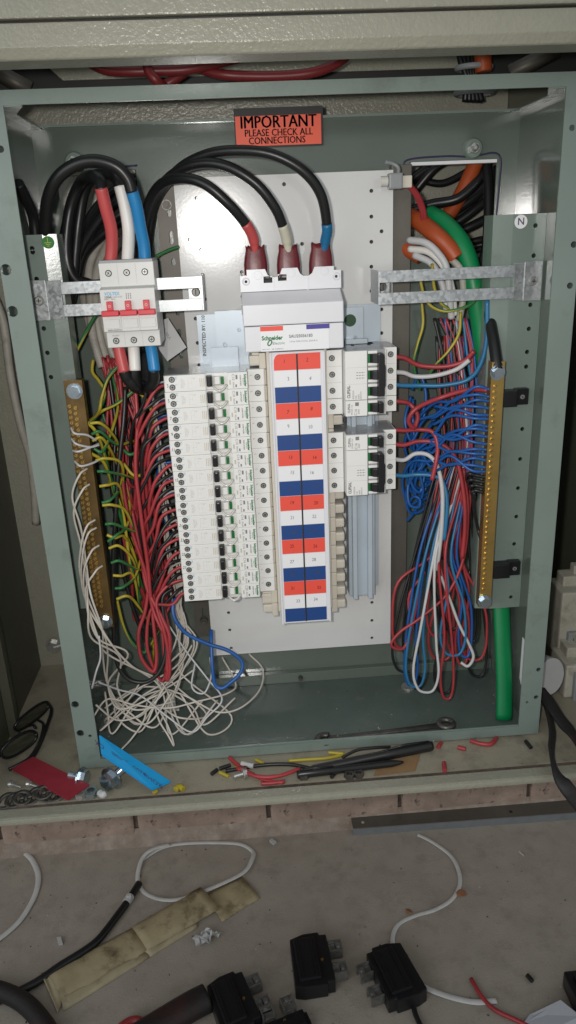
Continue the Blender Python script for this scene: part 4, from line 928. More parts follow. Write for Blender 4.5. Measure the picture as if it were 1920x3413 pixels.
# thin white leads of the dull bar, left side
for k, pts in enumerate(([(236, 1426, 0.0280), (250, 1445, 0.0200), (290, 1450, 0.0280), (320, 1468, 0.0400)], [(238, 1462, 0.0280), (255, 1480, 0.0200), (300, 1490, 0.0300), (330, 1483, 0.0400)],
             [(240, 1502, 0.0280), (262, 1505, 0.0200), (300, 1492, 0.0300), (330, 1478, 0.0500)], [(248, 1537, 0.0280), (268, 1553, 0.0200), (305, 1545, 0.0300), (345, 1525, 0.0500)])):
    wire('earth_lead', 'wire_white', pts, .00125, 'short white lead looping across the dull bar', 'wire', 'short white leads across the dull bar', n=6)
for k in range(6):
    y = 1575 + k * 66 + U(-28, 28); xb = 214 + (y - 1270) * .158
    pts = [(xb + 30, y, 0.0300), (xb + 4 + U(-6, 4), y + 22, 0.0200), (xb - 18 + U(-10, 6), y + 95, 0.0180), (xb - 8 + U(-16, 18), y + 200, 0.0210), (xb + 25 + U(-18, 18), y + 320, 0.0280)]
    yy = y + 420
    while yy < 2080: pts.append((290 + (yy - 1850) * .1 + U(-25, 35), yy, .008)); yy += 90
    if pts[-1][1] > 2050: pts = [p for p in pts if p[1] <= 2050]
    bx = U(330, 560)
    pts += [(315 + U(-15, 40), 2110 + U(-10, 20), 0.0160), (360 + U(-30, 90), 2190 + U(-20, 40), 0.0350), (bx, 2290 + U(-30, 40), 0.0500), (bx + U(20, 110), 2390 + U(-30, 60), 0.0300), (bx + U(120, 200), 2340 + U(-60, 40), 0.0450)]
    wire('earth_lead', 'wire_cream', pts, .00122, 'thin white lead trailing from the dull bar to the floor tangle', 'wire', 'thin white leads from the dull bar', n=6)
# traced leads of the tangle on the floor
tr = [[(560, 2080, .085), (620, 2170, .07), (690, 2260, .055), (740, 2330, .03), (690, 2390, .02), (640, 2440, .012), (560, 2390, .02), (470, 2320, .045), (400, 2300, .05), (330, 2275, .03)],
      [(830, 2180, .12), (875, 2230, .095), (865, 2300, .06), (800, 2360, .03), (720, 2372, .026), (620, 2320, .045), (520, 2290, .06), (440, 2300, .06), (350, 2360, .03)],
      [(470, 2270, .06), (430, 2330, .045), (370, 2400, .025), (335, 2435, .012), (400, 2380, .03), (480, 2320, .05), (560, 2290, .06), (650, 2230, .07)],
      [(490, 2340, .045), (480, 2400, .025), (440, 2460, .01), (405, 2498, .006)],
      [(510, 2330, .045), (530, 2400, .022), (560, 2450, .010), (580, 2485, .006), (560, 2420, .018), (520, 2350, .04)],
      [(330, 2120, .012), (335, 2190, .012), (320, 2240, .010), (306, 2295, .008)],
      [(320, 2350, .012), (390, 2400, .024), (470, 2380, .028), (540, 2300, .055), (600, 2220, .07), (640, 2150, .08)],
      [(650, 2210, .075), (640, 2290, .055), (680, 2310, .048), (705, 2250, .06), (700, 2190, .075)],
      [(310, 2390, .010), (360, 2330, .03), (450, 2350, .035), (560, 2360, .032), (650, 2340, .038), (760, 2310, .05), (785, 2275, .07), (740, 2190, .10)]]
for pts in tr: wire('earth_lead', 'wire_cream' if random.random() < .6 else 'wire_white', pts, .00115, 'thin white lead tangled on the box floor', 'wire', 'thin white leads tangled on the box floor', n=6)
p = G(570, 2340, FZ + .012)
mb = MB(); mb.box(p.x - .006, p.x + .006, p.y - .004, p.y + .004, p.z - .018, p.z + .010, .0015); mb.box(p.x - .004, p.x + .010, p.y - .003, p.y + .003, p.z - .020, p.z - .010, .001)
tag(mb.build('wire_clip', 'sleeve_white'), 'small translucent white clip among the tangled leads', 'clip')

# ================================================================ WIRES, right side
# things behind the right cutout
g = 'black cables behind the right cutout'
for k, pts in enumerate(([(1370, 700, .21), (1440, 680, .20), (1530, 660, .19), (1600, 590, .19), (1640, 520, .20)], [(1380, 640, .23), (1450, 560, .225), (1520, 520, .23)], [(1370, 600, .23), (1430, 555, .23), (1500, 510, .235)],
              [(1420, 760, .22), (1520, 700, .215), (1600, 640, .215), (1660, 560, .22)], [(1440, 790, .22), (1540, 730, .215), (1620, 670, .215), (1680, 640, .22)], [(1470, 800, .225), (1560, 760, .22), (1640, 720, .22), (1680, 700, .225)],
              [(1620, 540, .19), (1628, 620, .18), (1628, 720, .17), (1622, 820, .16), (1608, 880, .15), (1600, 940, .145)], [(1640, 560, .2), (1640, 650, .19), (1636, 760, .18), (1620, 850, .165)], [(1520, 820, .225), (1600, 800, .22), (1660, 790, .225)],
              [(1400, 600, .235), (1480, 610, .235), (1580, 560, .235)], [(1540, 850, .23), (1600, 830, .23), (1660, 825, .235)])):
    wire('supply_cable', 'cable_black', pts, .0058 if k < 7 else .0045, 'black cable crossing the dark right cable cutout', 'cable', g, n=10)
wire('conduit', 'conduit_orange', [(1590, 530, .185), (1565, 590, .195), (1530, 660, .205), (1490, 720, .215), (1440, 760, .225)], .0088, 'orange conduit slanting down inside the right cutout', 'conduit', None, n=16)
wire('conduit', 'conduit_orange', [(1360, 720, .17), (1400, 740, .150), (1450, 780, .125), (1495, 825, .115), (1522, 862, .11)], .0098, 'orange conduit with cut end beside the green sleeve', 'conduit', None, n=16)
wire('conduit', 'conduit_orange', [(1345, 825, .15), (1380, 842, .14), (1405, 856, .135)], .0088, 'short orange conduit stub at the edge of the channel', 'conduit', None, n=16)
wire('green_sleeve', 'shrink_green', [(1430, 715, .16), (1480, 745, .14), (1530, 800, .12), (1562, 870, .108), (1580, 960, .10), (1600, 1080, .10), (1612, 1180, .10), (1622, 1260, .105), (1626, 1400, .12)], .0105, 'wide green sleeve curving down behind the empty bracket', 'sleeve', None, n=16)
t = [W(1680, 2000, .045), W(1672, 2100, .045)]
p0 = Vector((W(1668, 2035, .07).x, .070, W(1668, 2000, .07).z)); p1 = G(1680, 2400, FZ)
mb = MB(); q = [p0, p0.lerp(p1, .35) + Vector((.001, 0, 0)), p0.lerp(p1, .7) + Vector((.0015, 0, 0)), p1 + Vector((0, 0, .001))]
mb.tube(spline(q, 6), .0105, 14, flat=.55, up=Vector((0, 1, 0))); tag(mb.build('green_sleeve', 'shrink_green'), 'flat green sleeve standing on the box floor under the brass bar', 'sleeve')
wire('neutral_cable', 'cable_black', [(1648, 930, .115), (1636, 990, .10), (1632, 1040, .08), (1638, 1090, .062), (1646, 1140, .050), (1654, 1200, .040), (1660, 1250, .034)], .0062, 'short thick black cable bolted to the top of the bright bar', 'cable', None, n=14)
# clear/grey plug on plate edge with red wires
pl = thing('clear_connector', 'translucent grey connector at the top right corner of the white plate', 'connector')
a, b = W(1268, 605, .105), W(1330, 600, .105)
mb = MB(); mb.cyl(a, W(1292, 604, .105), .0052, n=14); mb.build('barrel', 'clear_plastic', pl)
mb = MB(); c = W(1312, 604, .105); mb.box(c.x - .006, c.x + .009, .099, .112, c.z - .008, c.z + .008, .002); mb.build('body', 'device_grey', pl)
mb = MB(); mb.tube(spline([W(1325, 590, .105), W(1328, 560, .1), W(1308, 545, .1), W(1285, 540, .098)], 6), .0020, 8, radii=None); mb.build('latch', 'device_grey', pl)
mb = MB(); c = W(1352, 606, .11); mb.box(c.x - .005, c.x + .006, .105, .118, c.z - .006, c.z + .006, .001); mb.build('collar', 'beige_plastic', pl)
for k in range(2): wire('hook_up_wire', 'wire_red', [(1360 + k * 6, 618, .115), (1385 + k * 8, 650, .12), (1405 + k * 8, 700, .13), (1412 + k * 8, 750, .14)], .0026, 'dark red wire dropping from the translucent connector', 'wire', 'dark red wires at the connector')
# white / pink sheathed tails
for k, pts in enumerate(([(1362, 800, .13), (1420, 810, .11), (1465, 850, .10), (1490, 900, .095), (1500, 1000, .095), (1505, 1060, .1)], [(1365, 830, .135), (1430, 840, .115), (1480, 890, .10), (1505, 960, .098), (1515, 1050, .1)],
             [(1380, 850, .13), (1440, 880, .115), (1475, 950, .105), (1490, 1040, .10)], [(1500, 860, .11), (1535, 900, .10), (1545, 980, .1), (1530, 1070, .1)])):
    wire('sheathed_tail', ['wire_white', 'sleeve_white', 'wire_white', 'sheath_grey'][k], pts, .0040, 'white sheathed cable tail curving out of the right cutout', 'cable', 'white cable tails at the right cutout', n=8)
# right bundle long loops: (colour, top, left/right x of loop, bottom y, depth)
RB = [('wire_black', 1495, 1395, 1365, 2200, .08), ('wire_red', 1535, 1470, 1455, 2120, .082), ('wire_black', 1515, 1400, 1350, 2240, .075), ('wire_blue', 1530, 1415, 1370, 2285, .066), ('wire_lightblue', 1545, 1440, 1385, 2290, .060), ('wire_white', 1550, 1455, 1420, 2308, .052), ('wire_red', 1560, 1480, 1490, 2330, .056),
      ('wire_black', 1500, 1420, 1480, 2310, .07), ('wire_lightblue', 1570, 1500, 1510, 2185, .062), ('wire_red', 1580, 1500, 1540, 2215, .070), ('wire_red', 1520, 1455, 1340, 2160, .075), ('wire_red', 1575, 1540, 1580, 2200, .072),
      ('wire_blue', 1585, 1520, 1550, 2190, .066), ('wire_black', 1540, 1580, 1590, 2255, .078), ('wire_red', 1505, 1430, 1470, 2200, .085), ('wire_black', 1560, 1600, 1570, 2140, .085), ('wire_black', 1525, 1480, 1500, 2100, .085), ('wire_red', 1548, 1520, 1530, 2180, .09)]
nmz = {'wire_black': 'black', 'wire_blue': 'blue', 'wire_lightblue': 'light blue', 'wire_white': 'white', 'wire_red': 'red'}
for k, (c_, xt, xa, xb, yb, y_) in enumerate(RB):
    dx = 22 + 10 * (k % 3)
    xm = xb
    pts = [(xt - 40 + U(-20, 20), 1060, .105), (xt - 15 + U(-15, 15), 1180, .10), (xt + U(-15, 15), 1330, .095), (xt + U(-15, 15), 1500, .092), ((xt + xa) / 2 + U(-10, 10), 1680, .085), (xa + U(-8, 8), 1860, y_ + .008),
           (xm + dx * .8, yb - 180, y_), (xm + dx, yb - 70, y_ - .004), (xm + dx * .65, yb - 12, y_ - .006), (xm, yb, y_ - .007), (xm - dx * .7, yb - 16, y_ - .006), (xm - dx, yb - 80, y_ - .004), (xm - dx * .4, yb - 220, y_),
           (xa - 12 + U(-8, 8), 1840, y_ + .01), ((xt + xa) / 2 - 18, 1660, .088), (xt - 24, 1480, .098), (xt - 34 + U(-10, 10), 1300, .108), (xt - 40, 1120, .115)]
    wire('spare_wire', c_, pts, .0017, '%s wire hanging in a long loop down the right side' % nmz[c_], 'wire', nmz[c_] + ' spare loops on the right', sub=7)
wire('spare_wire', 'wire_white', [(1470, 1920, .07), (1500, 2000, .064), (1530, 2080, .06), (1565, 2150, .058), (1578, 2190, .056), (1560, 2220, .056), (1536, 2208, .06)], .0019, 'white wire with hooked free end near the box floor', 'wire')
wire('spare_wire', 'wire_red', [(1545, 1560, .08), (1560, 1700, .074), (1545, 1860, .07), (1490, 1980, .064), (1400, 2060, .06), (1335, 2105, .058), (1304, 2145, .056), (1320, 2162, .056), (1350, 2155, .06), (1375, 2080, .068), (1400, 1960, .075)], .0019, 'red wire with a loop in front of the plate bottom corner', 'wire')
# blue neutrals into the bright bar
gbn = 'blue wires into the bright bar'
for k in range(15):
    y = 1302 + k * 19.5 + U(-4, 4); xb = 1634 - (y - 1300) * .060; e = k / 14
    y2 = 1400 + 150 * e + U(-45, 45); x2 = 1400 + U(-25, 60); bow = 26 if k % 2 else -22
    if k % 5 == 4: bow = 60
    pts = [(xb, y, .040), (xb - 50, y - 6 + U(-5, 5), .042), (xb - 120, y + (y2 - y) * .3 - bow * .6, .058), (xb - 180, y + (y2 - y) * .6 + bow * .3, .078), (x2, y2, .094),
           (x2 - 34, y2 + 60, .102), (x2 - 24 + U(-10, 10), y2 + 120 + U(-20, 30), .107), (x2 + 20, y2 + 130 + U(-20, 20), .112), (x2 + 60, y2 + 60, .118)]
    wire('neutral_wire', 'wire_blue', pts, .0018, 'blue wire running from the bright bar into the tangle', 'wire', gbn)
for pts in ([(1372, 1300, .11), (1400, 1250, .105), (1420, 1330, .10), (1390, 1420, .10), (1368, 1480, .105)], [(1370, 1320, .11), (1350, 1400, .10), (1370, 1470, .095), (1400, 1420, .10), (1440, 1330, .105), (1500, 1350, .11)],
            [(1380, 1560, .105), (1360, 1620, .10), (1365, 1680, .095), (1395, 1690, .095), (1400, 1665, .10), (1380, 1655, .105), (1363, 1675, .11), (1362, 1690, .11), (1390, 1670, .115)],
            [(1376, 1330, .11), (1380, 1450, .10), (1410, 1540, .098), (1370, 1600, .10), (1400, 1640, .10), (1420, 1560, .105)], [(1358, 1735, .12), (1385, 1700, .11), (1410, 1640, .10), (1400, 1560, .10), (1440, 1490, .09), (1500, 1440, .085)]):
    wire('neutral_wire', 'wire_blue', pts, .0019, 'blue wire coiled beside the right edge of the plate', 'wire', 'blue coils beside the plate')
for k in range(4):
    y = 1590 + k * 17; wire('link_wire', 'wire_black', [(1615 - k * 2, y, .040), (1585, y - 6, .042), (1560 + k * 4, y - 10 + k * 4, .045), (1558 + k * 8, y + 14, .07), (1590, y + 60, .10)], .0022, 'short black wire in the square clump at the bright bar', 'wire', 'black wires at the bright bar')
wire('link_wire', 'wire_black', [(1580, 1640, .03), (1582, 1700, .04), (1592, 1760, .05), (1604, 1800, .042)], .0018, 'thin black wire hanging from the clump to the bright bar', 'wire')
# wires of the right breakers
xe, Ye = 1326, .085
rbw = [('wire_red', 1190, [(1400, 1218), (1480, 1222), (1545, 1205), (1580, 1170)], 'red wire from the top pole of the upper three-pole breaker'), ('wire_white', 1240, [(1385, 1255), (1450, 1252), (1520, 1232), (1565, 1200)], 'white wire from the middle pole of the upper three-pole breaker'),
       ('wire_lightblue', 1282, [(1400, 1285), (1480, 1284), (1560, 1265), (1602, 1215), (1622, 1130), (1624, 1000)], 'light blue wire from the lowest pole of the upper three-pole breaker'),
       ('wire_red', 1337, [(1370, 1350), (1392, 1385), (1380, 1425), (1362, 1400), (1390, 1360), (1470, 1325), (1560, 1300), (1625, 1300)], 'red wire curling from the upper single-pole breaker'),
       ('wire_red', 1432, [(1400, 1432), (1442, 1440), (1458, 1480), (1455, 1530), (1440, 1600)], 'red wire bending down from the lower single-pole breaker'), ('wire_red', 1480, [(1400, 1470), (1470, 1480), (1520, 1530), (1545, 1640), (1550, 1750), (1540, 1860)], 'red wire from the top pole of the lower three-pole breaker'),
       ('wire_white', 1530, [(1385, 1512), (1430, 1518), (1460, 1560), (1475, 1650), (1470, 1780), (1455, 1900)], 'white wire from the middle pole of the lower three-pole breaker'), ('wire_lightblue', 1583, [(1385, 1582), (1440, 1585), (1475, 1605), (1490, 1680), (1480, 1800)], 'light blue wire from the lowest pole of the lower three-pole breaker')]
for c_, y, q, l in rbw:
    n_ = len(q); pts = [(xe - 14, y, Ye), (xe + 22, y + 3, Ye)] + [(a_, b_, Ye + (.03 if l.startswith('red wire curl') and i > 4 else -.006 * i if i < 4 else -.02)) for i, (a_, b_) in enumerate(q)]
    if l.startswith('red wire curl'): pts[-1] = (pts[-1][0], pts[-1][1], .040); pts[-2] = (pts[-2][0], pts[-2][1], .055); pts[-3] = (pts[-3][0], pts[-3][1], .07)
    wire('breaker_wire', c_, pts, .0026, l, 'wire', None)
# green-yellow wires on the right
for pts, l in (([(1395, 905, .11), (1420, 1000, .10), (1470, 1035, .09), (1530, 1030, .085), (1585, 1000, .085), (1600, 930, .095)], 'green-yellow wire sagging below the empty bracket'), ([(1405, 1000, .115), (1410, 1080, .11), (1392, 1150, .11), (1380, 1220, .11), (1400, 1300, .11)], 'green-yellow wire hanging beside the brown channel'),
               ([(1535, 1040, .095), (1530, 1110, .09), (1495, 1170, .09), (1450, 1220, .095), (1425, 1260, .10)], 'yellow-green wire curving down to the upper breaker wires'), ([(1440, 880, .11), (1448, 960, .095), (1470, 1010, .092), (1500, 1030, .095)], 'short green-yellow wire behind the empty bracket')):
    wire('earth_wire', gy, pts, .0017, l, 'wire', None, twist=45)

# ================================================================ slot above the box
for k, (pts, l) in enumerate((([(290, 205, .12), (350, 232, .115), (430, 238, .11), (520, 236, .11), (620, 232, .11), (720, 210, .115), (830, 185, .12)], 'dark red cable running level in the slot above the box'),
             ([(480, 195, .14), (560, 208, .135), (650, 225, .13), (740, 248, .12), (840, 254, .12), (960, 252, .12), (1050, 240, .12), (1120, 212, .125), (1175, 170, .13)], 'long dark red cable sagging right in the slot'),
             ([(490, 190, .10), (495, 235, .10), (520, 268, .10), (545, 290, .11)], 'dark red cable end dropping behind the top rim'), ([(705, 185, .15), (640, 225, .145), (575, 268, .14), (540, 290, .14)], 'dark red cable slanting behind the level one'))):
    wire('supply_cable', 'cable_wine', pts, .0050, l, 'cable', None, n=12)
wire('supply_cable', 'cable_black', [(280, 195, .13), (330, 212, .13), (385, 205, .13)], .006, 'black cable loop end at the left of the slot', 'cable', None, n=10)
gl = thing('cable_gland', 'grey ring gland holding black cables and orange conduit above the box', 'cable gland')
for py, rr in ((226, .019), (309, .021)):
    c = W(1580 if py < 250 else 1580, py, .2); mb = MB(); mb.tube([(c.x + rr * math.cos(t * math.pi / 12), c.y + rr * .8 * math.sin(t * math.pi / 12), c.z) for t in range(25)], .0032, 8); mb.build('ring', 'device_grey', gl)
for k in range(5): wire('supply_cable', 'cable_black', [(1520 + k * 15, 120, .2), (1535 + k * 13, 200, .198), (1555 + k * 8, 260, .196), (1550 + k * 14, 340, .2)], .0038, 'black cable dropping through the ring gland', 'cable', 'black cables in the ring gland', n=8)
wire('conduit', 'conduit_orange', [(1607, 110, .19), (1608, 170, .19), (1612, 240, .19)], .0095, 'orange conduit dropping into the ring gland', 'conduit', None, n=16)
for s, q in ((0, [(-30, 230), (100, 300)]), (1, [(1700, 245), (1860, 165)])):
    mb = MB(); a = W(*q[0], .20); b = W(*q[1], .20); mb.tube([a, b], .009, 4, flat=.3, up=Vector((0, 1, 0))); tag(mb.build('steel_strap', 'galv_dull'), ('dark steel strap slanting down at the left end of the slot', 'dark steel strap slanting up at the right end of the slot')[s], 'strap')

# ================================================================ things on the enclosure tray
# sunglasses
sg = thing('sunglasses', 'folded black sunglasses with dark lenses lying on the tray', 'sunglasses')
def zpt(zx, zy, h): return G(zx / 3.45, 2300 + zy / 3.45, TZ + h)
def lens(c, ax, bx, h0, h1, nm):
    rim = []
    for t in range(25):
        a_ = t * math.pi / 12; sx_ = math.copysign(abs(math.cos(a_)) ** .85, math.cos(a_)); sy_ = math.copysign(abs(math.sin(a_)) ** .85, math.sin(a_))
        x = c[0] + ax[0] * sx_ + bx[0] * sy_; y = c[1] + ax[1] * sx_ + bx[1] * sy_
        rim.append(zpt(x, y, h0 + (h1 - h0) * (.5 - .5 * sy_)))
    mb = MB(); mb.tube(rim, .0020, 6); mb.build('rim', 'black_plastic', sg)
    cc = sum(rim[:-1], Vector()) / 24; mb = MB(); mb.add([cc + Vector((0, -.001, .003))] + rim[:-1], [(0, i + 1, (i + 1) % 24 + 1) for i in range(24)], 0, True); mb.build('lens', 'lens', sg)
lens((365, 300), (190, -150), (36, 52), .004, .024, 0); lens((215, 625), (195, -130), (50, 72), .004, .028, 1)
for pts in ([(555, 150, .02), (592, 235, .018), (545, 400, .012), (470, 600, .008), (400, 740, .004), (340, 800, .004)], [(430, 340, .018), (500, 400, .016), (470, 560, .012), (400, 700, .006), (330, 790, .004), (230, 850, .004), (100, 915, .003)], [(330, 410, .012), (380, 400, .016), (410, 440, .014)]):
    mb = MB(); mb.tube(spline([zpt(*p) for p in pts], 6), .0024, 6, flat=.7); mb.build('temple' if len(pts) > 3 else 'bridge', 'black_plastic', sg)
# heat shrink pieces
def flatpiece(name, m, px, z0, label, t=.0022, lift=(0, 0, 0, 0)):
    v = [G(x, y, TZ + z0 + l) for (x, y), l in zip(px, lift)]; nz = Vector((0, 0, t)); mb = MB(); bm = bmesh.new()
    lo = [bm.verts.new(p) for p in v]; hi = [bm.verts.new(p + nz) for p in v]; bm.faces.new(lo[::-1]); bm.faces.new(hi)
    for i in range(4): bm.faces.new((lo[i], lo[(i + 1) % 4], hi[(i + 1) % 4], hi[i]))
    bmesh.ops.bevel(bm, geom=bm.edges[:], offset=t * .35, segments=2, affect='EDGES'); mb.bm(bm)
    return tag(mb.build(name, m), label, 'heat shrink')
flatpiece('shrink_tube', 'shrink_wine', [(38, 2568), (112, 2526), (300, 2620), (228, 2672)], .003, 'flat wine red heat shrink tube beside the sunglasses', .003, (0, .002, .003, 0))
o = flatpiece('shrink_tube', 'shrink_blue', [(330, 2452), (338, 2520), (508, 2638), (572, 2610)], .004, 'flat blue printed heat shrink tube leaning on the box rim', .003, (.042, .028, .002, .002))
mb = MB(); pa = [G(330, 2452, TZ + .046), G(338, 2520, TZ + .032), G(508, 2638, TZ + .006), G(572, 2610, TZ + .006)]
ex_ = ((pa[3] - pa[0]) + (pa[2] - pa[1])).normalized(); ey_ = (pa[0] - pa[1]).normalized(); cc = (pa[0] + pa[1] + pa[2] + pa[3]) / 4; nn_ = ex_.cross(ey_).normalized()
for u, s_ in ((-.045, 'OK'), (-.015, '25mm'), (.013, '4200'), (.032, 'ROHS')): addtext(mb, s_, .008, cc + ex_ * u + nn_ * .0035, 180, basis=(ex_, ey_), sx=1.2)
ot = mb.build('lettering', 'marker', o)
# bolts, nuts, washers, screws
def tbolt(px, py, dx, dy, label, r=.0075, l=.02, z=.008, m='steel_blue'):
    p = G(px, py, TZ + z); d = Vector((dx, dy, 0)).normalized(); mb = MB(); hexbolt(mb, p, d, r, r * .8, r * .52, l); return tag(mb.build('bolt', m), label, 'bolt', 'loose bolts on the tray')
tbolt(290, 2592, -1, .35, 'steel bolt with spring washer behind the wine red tube', .0085, .016, .0085)
tbolt(352, 2612, .6, .9, 'large zinc bolt with washers beside the blue tube', .0105, .022, .0115)
tbolt(822, 2575, -1, -.35, 'small zinc bolt lying among yellow and red offcuts', .0050, .012, .006, 'steel')
tbolt(182, 2160, 1, .2, 'zinc bolt holding the left wall beside the box rim', .0068, .012, .09, 'steel') if False else None
p = W(175, 2161, .235); mb = MB(); hexbolt(mb, (p.x, .236, p.z), (0, 1, 0), .0085, .006, .0045, .008); mb.cyl((p.x + .002, .2365, p.z + .001), (p.x + .014, .238, p.z + .003), .004, n=10); tag(mb.build('bolt', 'steel'), 'zinc bolt fixed in the cream wall left of the box', 'bolt')
def ring(px, py, r, tube, label, m, tilt=(0, 0), grp=None, z=.002, nm='washer'):
    c = G(px, py, TZ + z); mb = MB()
    mb.tube([(c.x + r * math.cos(t * math.pi / 10), c.y + r * math.sin(t * math.pi / 10), c.z + tilt[0] * r * math.cos(t * math.pi / 10) + tilt[1] * r * math.sin(t * math.pi / 10)) for t in range(21)], tube, 6, flat=.22, up=Vector((0, 0, 1)))
    return tag(mb.build(nm, m), label, 'washer', grp)
for k, (px, py) in enumerate([(22, 2668), (48, 2666), (74, 2658), (100, 2660), (122, 2648), (145, 2640), (165, 2652), (188, 2650)]):
    ring(px, py, .0085, .0028, 'dark steel washer in the row behind the tray lip', 'steel_dark', (U(-.15, .15), U(.0, .3)), 'dark washers on the tray', .0015 + .0012 * (k % 3))
def nut(px, py, r, label, m, z=.004):
    c = G(px, py, TZ); mb = MB(); n = 6; vs = []
    for zz in (0.0002, r * .8):
        for rr in (r, r * .55):
            for i in range(12):
                a_ = i * math.pi / 6; q = rr if (rr < r) else (r / max(abs(math.cos((a_ % (math.pi / 3)) - math.pi / 6)), .5) * .87)
                vs.append((c.x + q * math.cos(a_), c.y + q * math.sin(a_), c.z + zz))
    fs = []
    for i in range(12):
        j = (i + 1) % 12; fs += [(i, j, 24 + j, 24 + i), (12 + i, 36 + i, 36 + j, 12 + j), (24 + i, 24 + j, 36 + j, 36 + i), (i, 12 + i, 12 + j, j)]
    mb.add(vs, fs); return tag(mb.build('nut', m), label, 'nut', 'loose nuts on the tray')
nut(305, 2650, .0085, 'zinc nut between the wine red tube and tray lip', 'steel_blue'); nut(268, 2656, .007, 'grey nut under the corner of the wine red tube', 'steel')
nut(1012, 2590, .0075, 'dark nut at the pen tips', 'steel_dark')
nut(1165, 2590, .0065, 'one of two grey nuts below the pens', 'steel_dark'); nut(1195, 2586, .0065, 'one of two grey nuts below the pens', 'steel_dark')
for px, py, l in ((35, 2612, 'small pan head screw left of the wine red tube'), (95, 2612, 'tiny screw tucked beside the wine red tube')):
    p = G(px, py, TZ + .003); mb = MB(); mb.cyl(p, p + Vector((.003, -.0015, .001)), .0042, .003, 12); mb.cyl(p + Vector((.003, -.0015, 0)), p + Vector((.014, -.007, -.0005)), .0018, .0014, 8); tag(mb.build('screw', 'steel'), l, 'screw')
# pens
def pen(pa_, pb_, r, label, clip=True):
    a, b = G(*pa_, TZ + r + .0005), G(*pb_, TZ + r + .0005); t = thing('pen', label, 'pen'); L_ = (b - a)
    mb = MB(); q = [a, a + L_ * .04, a + L_ * .10, a + L_ * .11, a + L_ * .62, a + L_ * .63, a + L_ * .98, b]; mb.tube(q, r, 14, radii=[r * .25, r * .55, r * .85, r * .9, r * .95, r * 1.05, r * 1.05, r * .9]); mb.build('barrel', 'pen_black', t)
    s = L_.cross(Vector((0, 0, 1))).normalized()
    mb = MB(); mb.tube([a + L_ * .66 + Vector((0, 0, r * 1.2)), a + L_ * .8 + Vector((0, 0, r * 1.5)), a + L_ * .97 + Vector((0, 0, r * 1.15))], r * .22, 6); mb.build('clip', 'pen_black', t)
pen((1000, 2574), (1440, 2485), .0060, 'thick black marker pen lying behind the slim pen'); pen((1345, 2540), (990, 2582), .0046, 'slim black pen pointing right over the cardboard scrap')
flatpiece('cardboard_scrap', 'cardboard', [(1245, 2588), (1262, 2545), (1400, 2516), (1384, 2570)], .0003, 'brown cardboard scrap under the slim pen', .0012)
col.objects[-1]['category'] = 'cardboard' if False else 'scrap'
# wire offcuts on the tray
def offcut(m, pts, r, label, cat='offcut', grp=None, z=.0003):
    P = [G(a_, b_, TZ + r + z + (c_[0] if c_ else 0)) for a_, b_, *c_ in pts]
    return wire('wire_offcut', m, P if len(P) > 2 else [P[0], (P[0] + P[1]) / 2, P[1]], r, label, cat, grp, world=True, n=8)
offcut('wire_red', [(765, 2525), (800, 2555), (860, 2590), (905, 2605), (945, 2608)], .0023, 'red wire offcut crossing beside the small bolt')
offcut('wire_red', [(790, 2560, .004), (860, 2588, .005), (930, 2586, .004), (1000, 2562, .003)], .0023, 'red wire offcut curving up to the pen tip')
offcut('wire_red', [(870, 2612), (910, 2610), (950, 2604)], .0023, 'short red offcut against the tray lip')
offcut('wire_black', [(752, 2570), (830, 2556), (900, 2548), (970, 2548), (1030, 2560)], .0023, 'long black wire offcut reaching the pens')
offcut('wire_black', [(1140, 2525, .006), (1190, 2500, .010), (1250, 2492, .010), (1300, 2490, .006)], .0018, 'thin black wire arching over the marker pen')
for q, l in (([(732, 2562), (768, 2550)], 'black offcut nearest the yellow pieces'), ([(705, 2580), (724, 2565)], 'short black offcut at the end of the group'), ([(1752, 2470), (1770, 2492)], 'short black offcut alone at the right of the tray'), ([(1105, 2590), (1120, 2572)], 'black offcut sticking out below the slim pen')):
    offcut('wire_black', q, .0024, l)
for q, l in (([(962, 2536), (1030, 2531), (1090, 2527), (1140, 2516), (1146, 2512)], 'long bent yellow offcut above the pens'), ([(1095, 2508, .002), (1145, 2512, .002)], 'straight yellow offcut at the end of the bent one'), ([(852, 2532), (880, 2546)], 'short yellow offcut beside the white scrap'), ([(732, 2574), (763, 2588)], 'yellow offcut near the small bolt'), ([(772, 2565), (792, 2558)], 'yellow offcut under the red wire')):
    offcut('wire_yellow', q, .0020, l)
for q, l in (([(1470, 2475), (1460, 2490)], 'short red offcut beside the marker pen end'), ([(1526, 2490), (1552, 2497)], 'red offcut lying alone right of the pens'), ([(1480, 2542), (1482, 2570)], 'upright red offcut near the tray lip'), ([(1568, 2468), (1600, 2478), (1635, 2480), (1655, 2460)], 'curved red offcut poking from under the box')):
    offcut('wire_red', q, .0026, l)
offcut('wire_white', [(805, 2545), (825, 2550), (845, 2554)], .0034, 'white scrap of sheath between the offcuts')
offcut('wire_yellow', [(585, 2632), (598, 2622), (612, 2630)], .0035, 'yellow crumpled tape scrap at the end of the blue tube')
offcut('wire_yellow', [(512, 2644), (522, 2636)], .0025, 'small yellow scrap against the blue tube')
offcut('wire_white', [(332, 2642), (342, 2650), (350, 2646)], .004, 'small white paper scrap behind the tray lip')
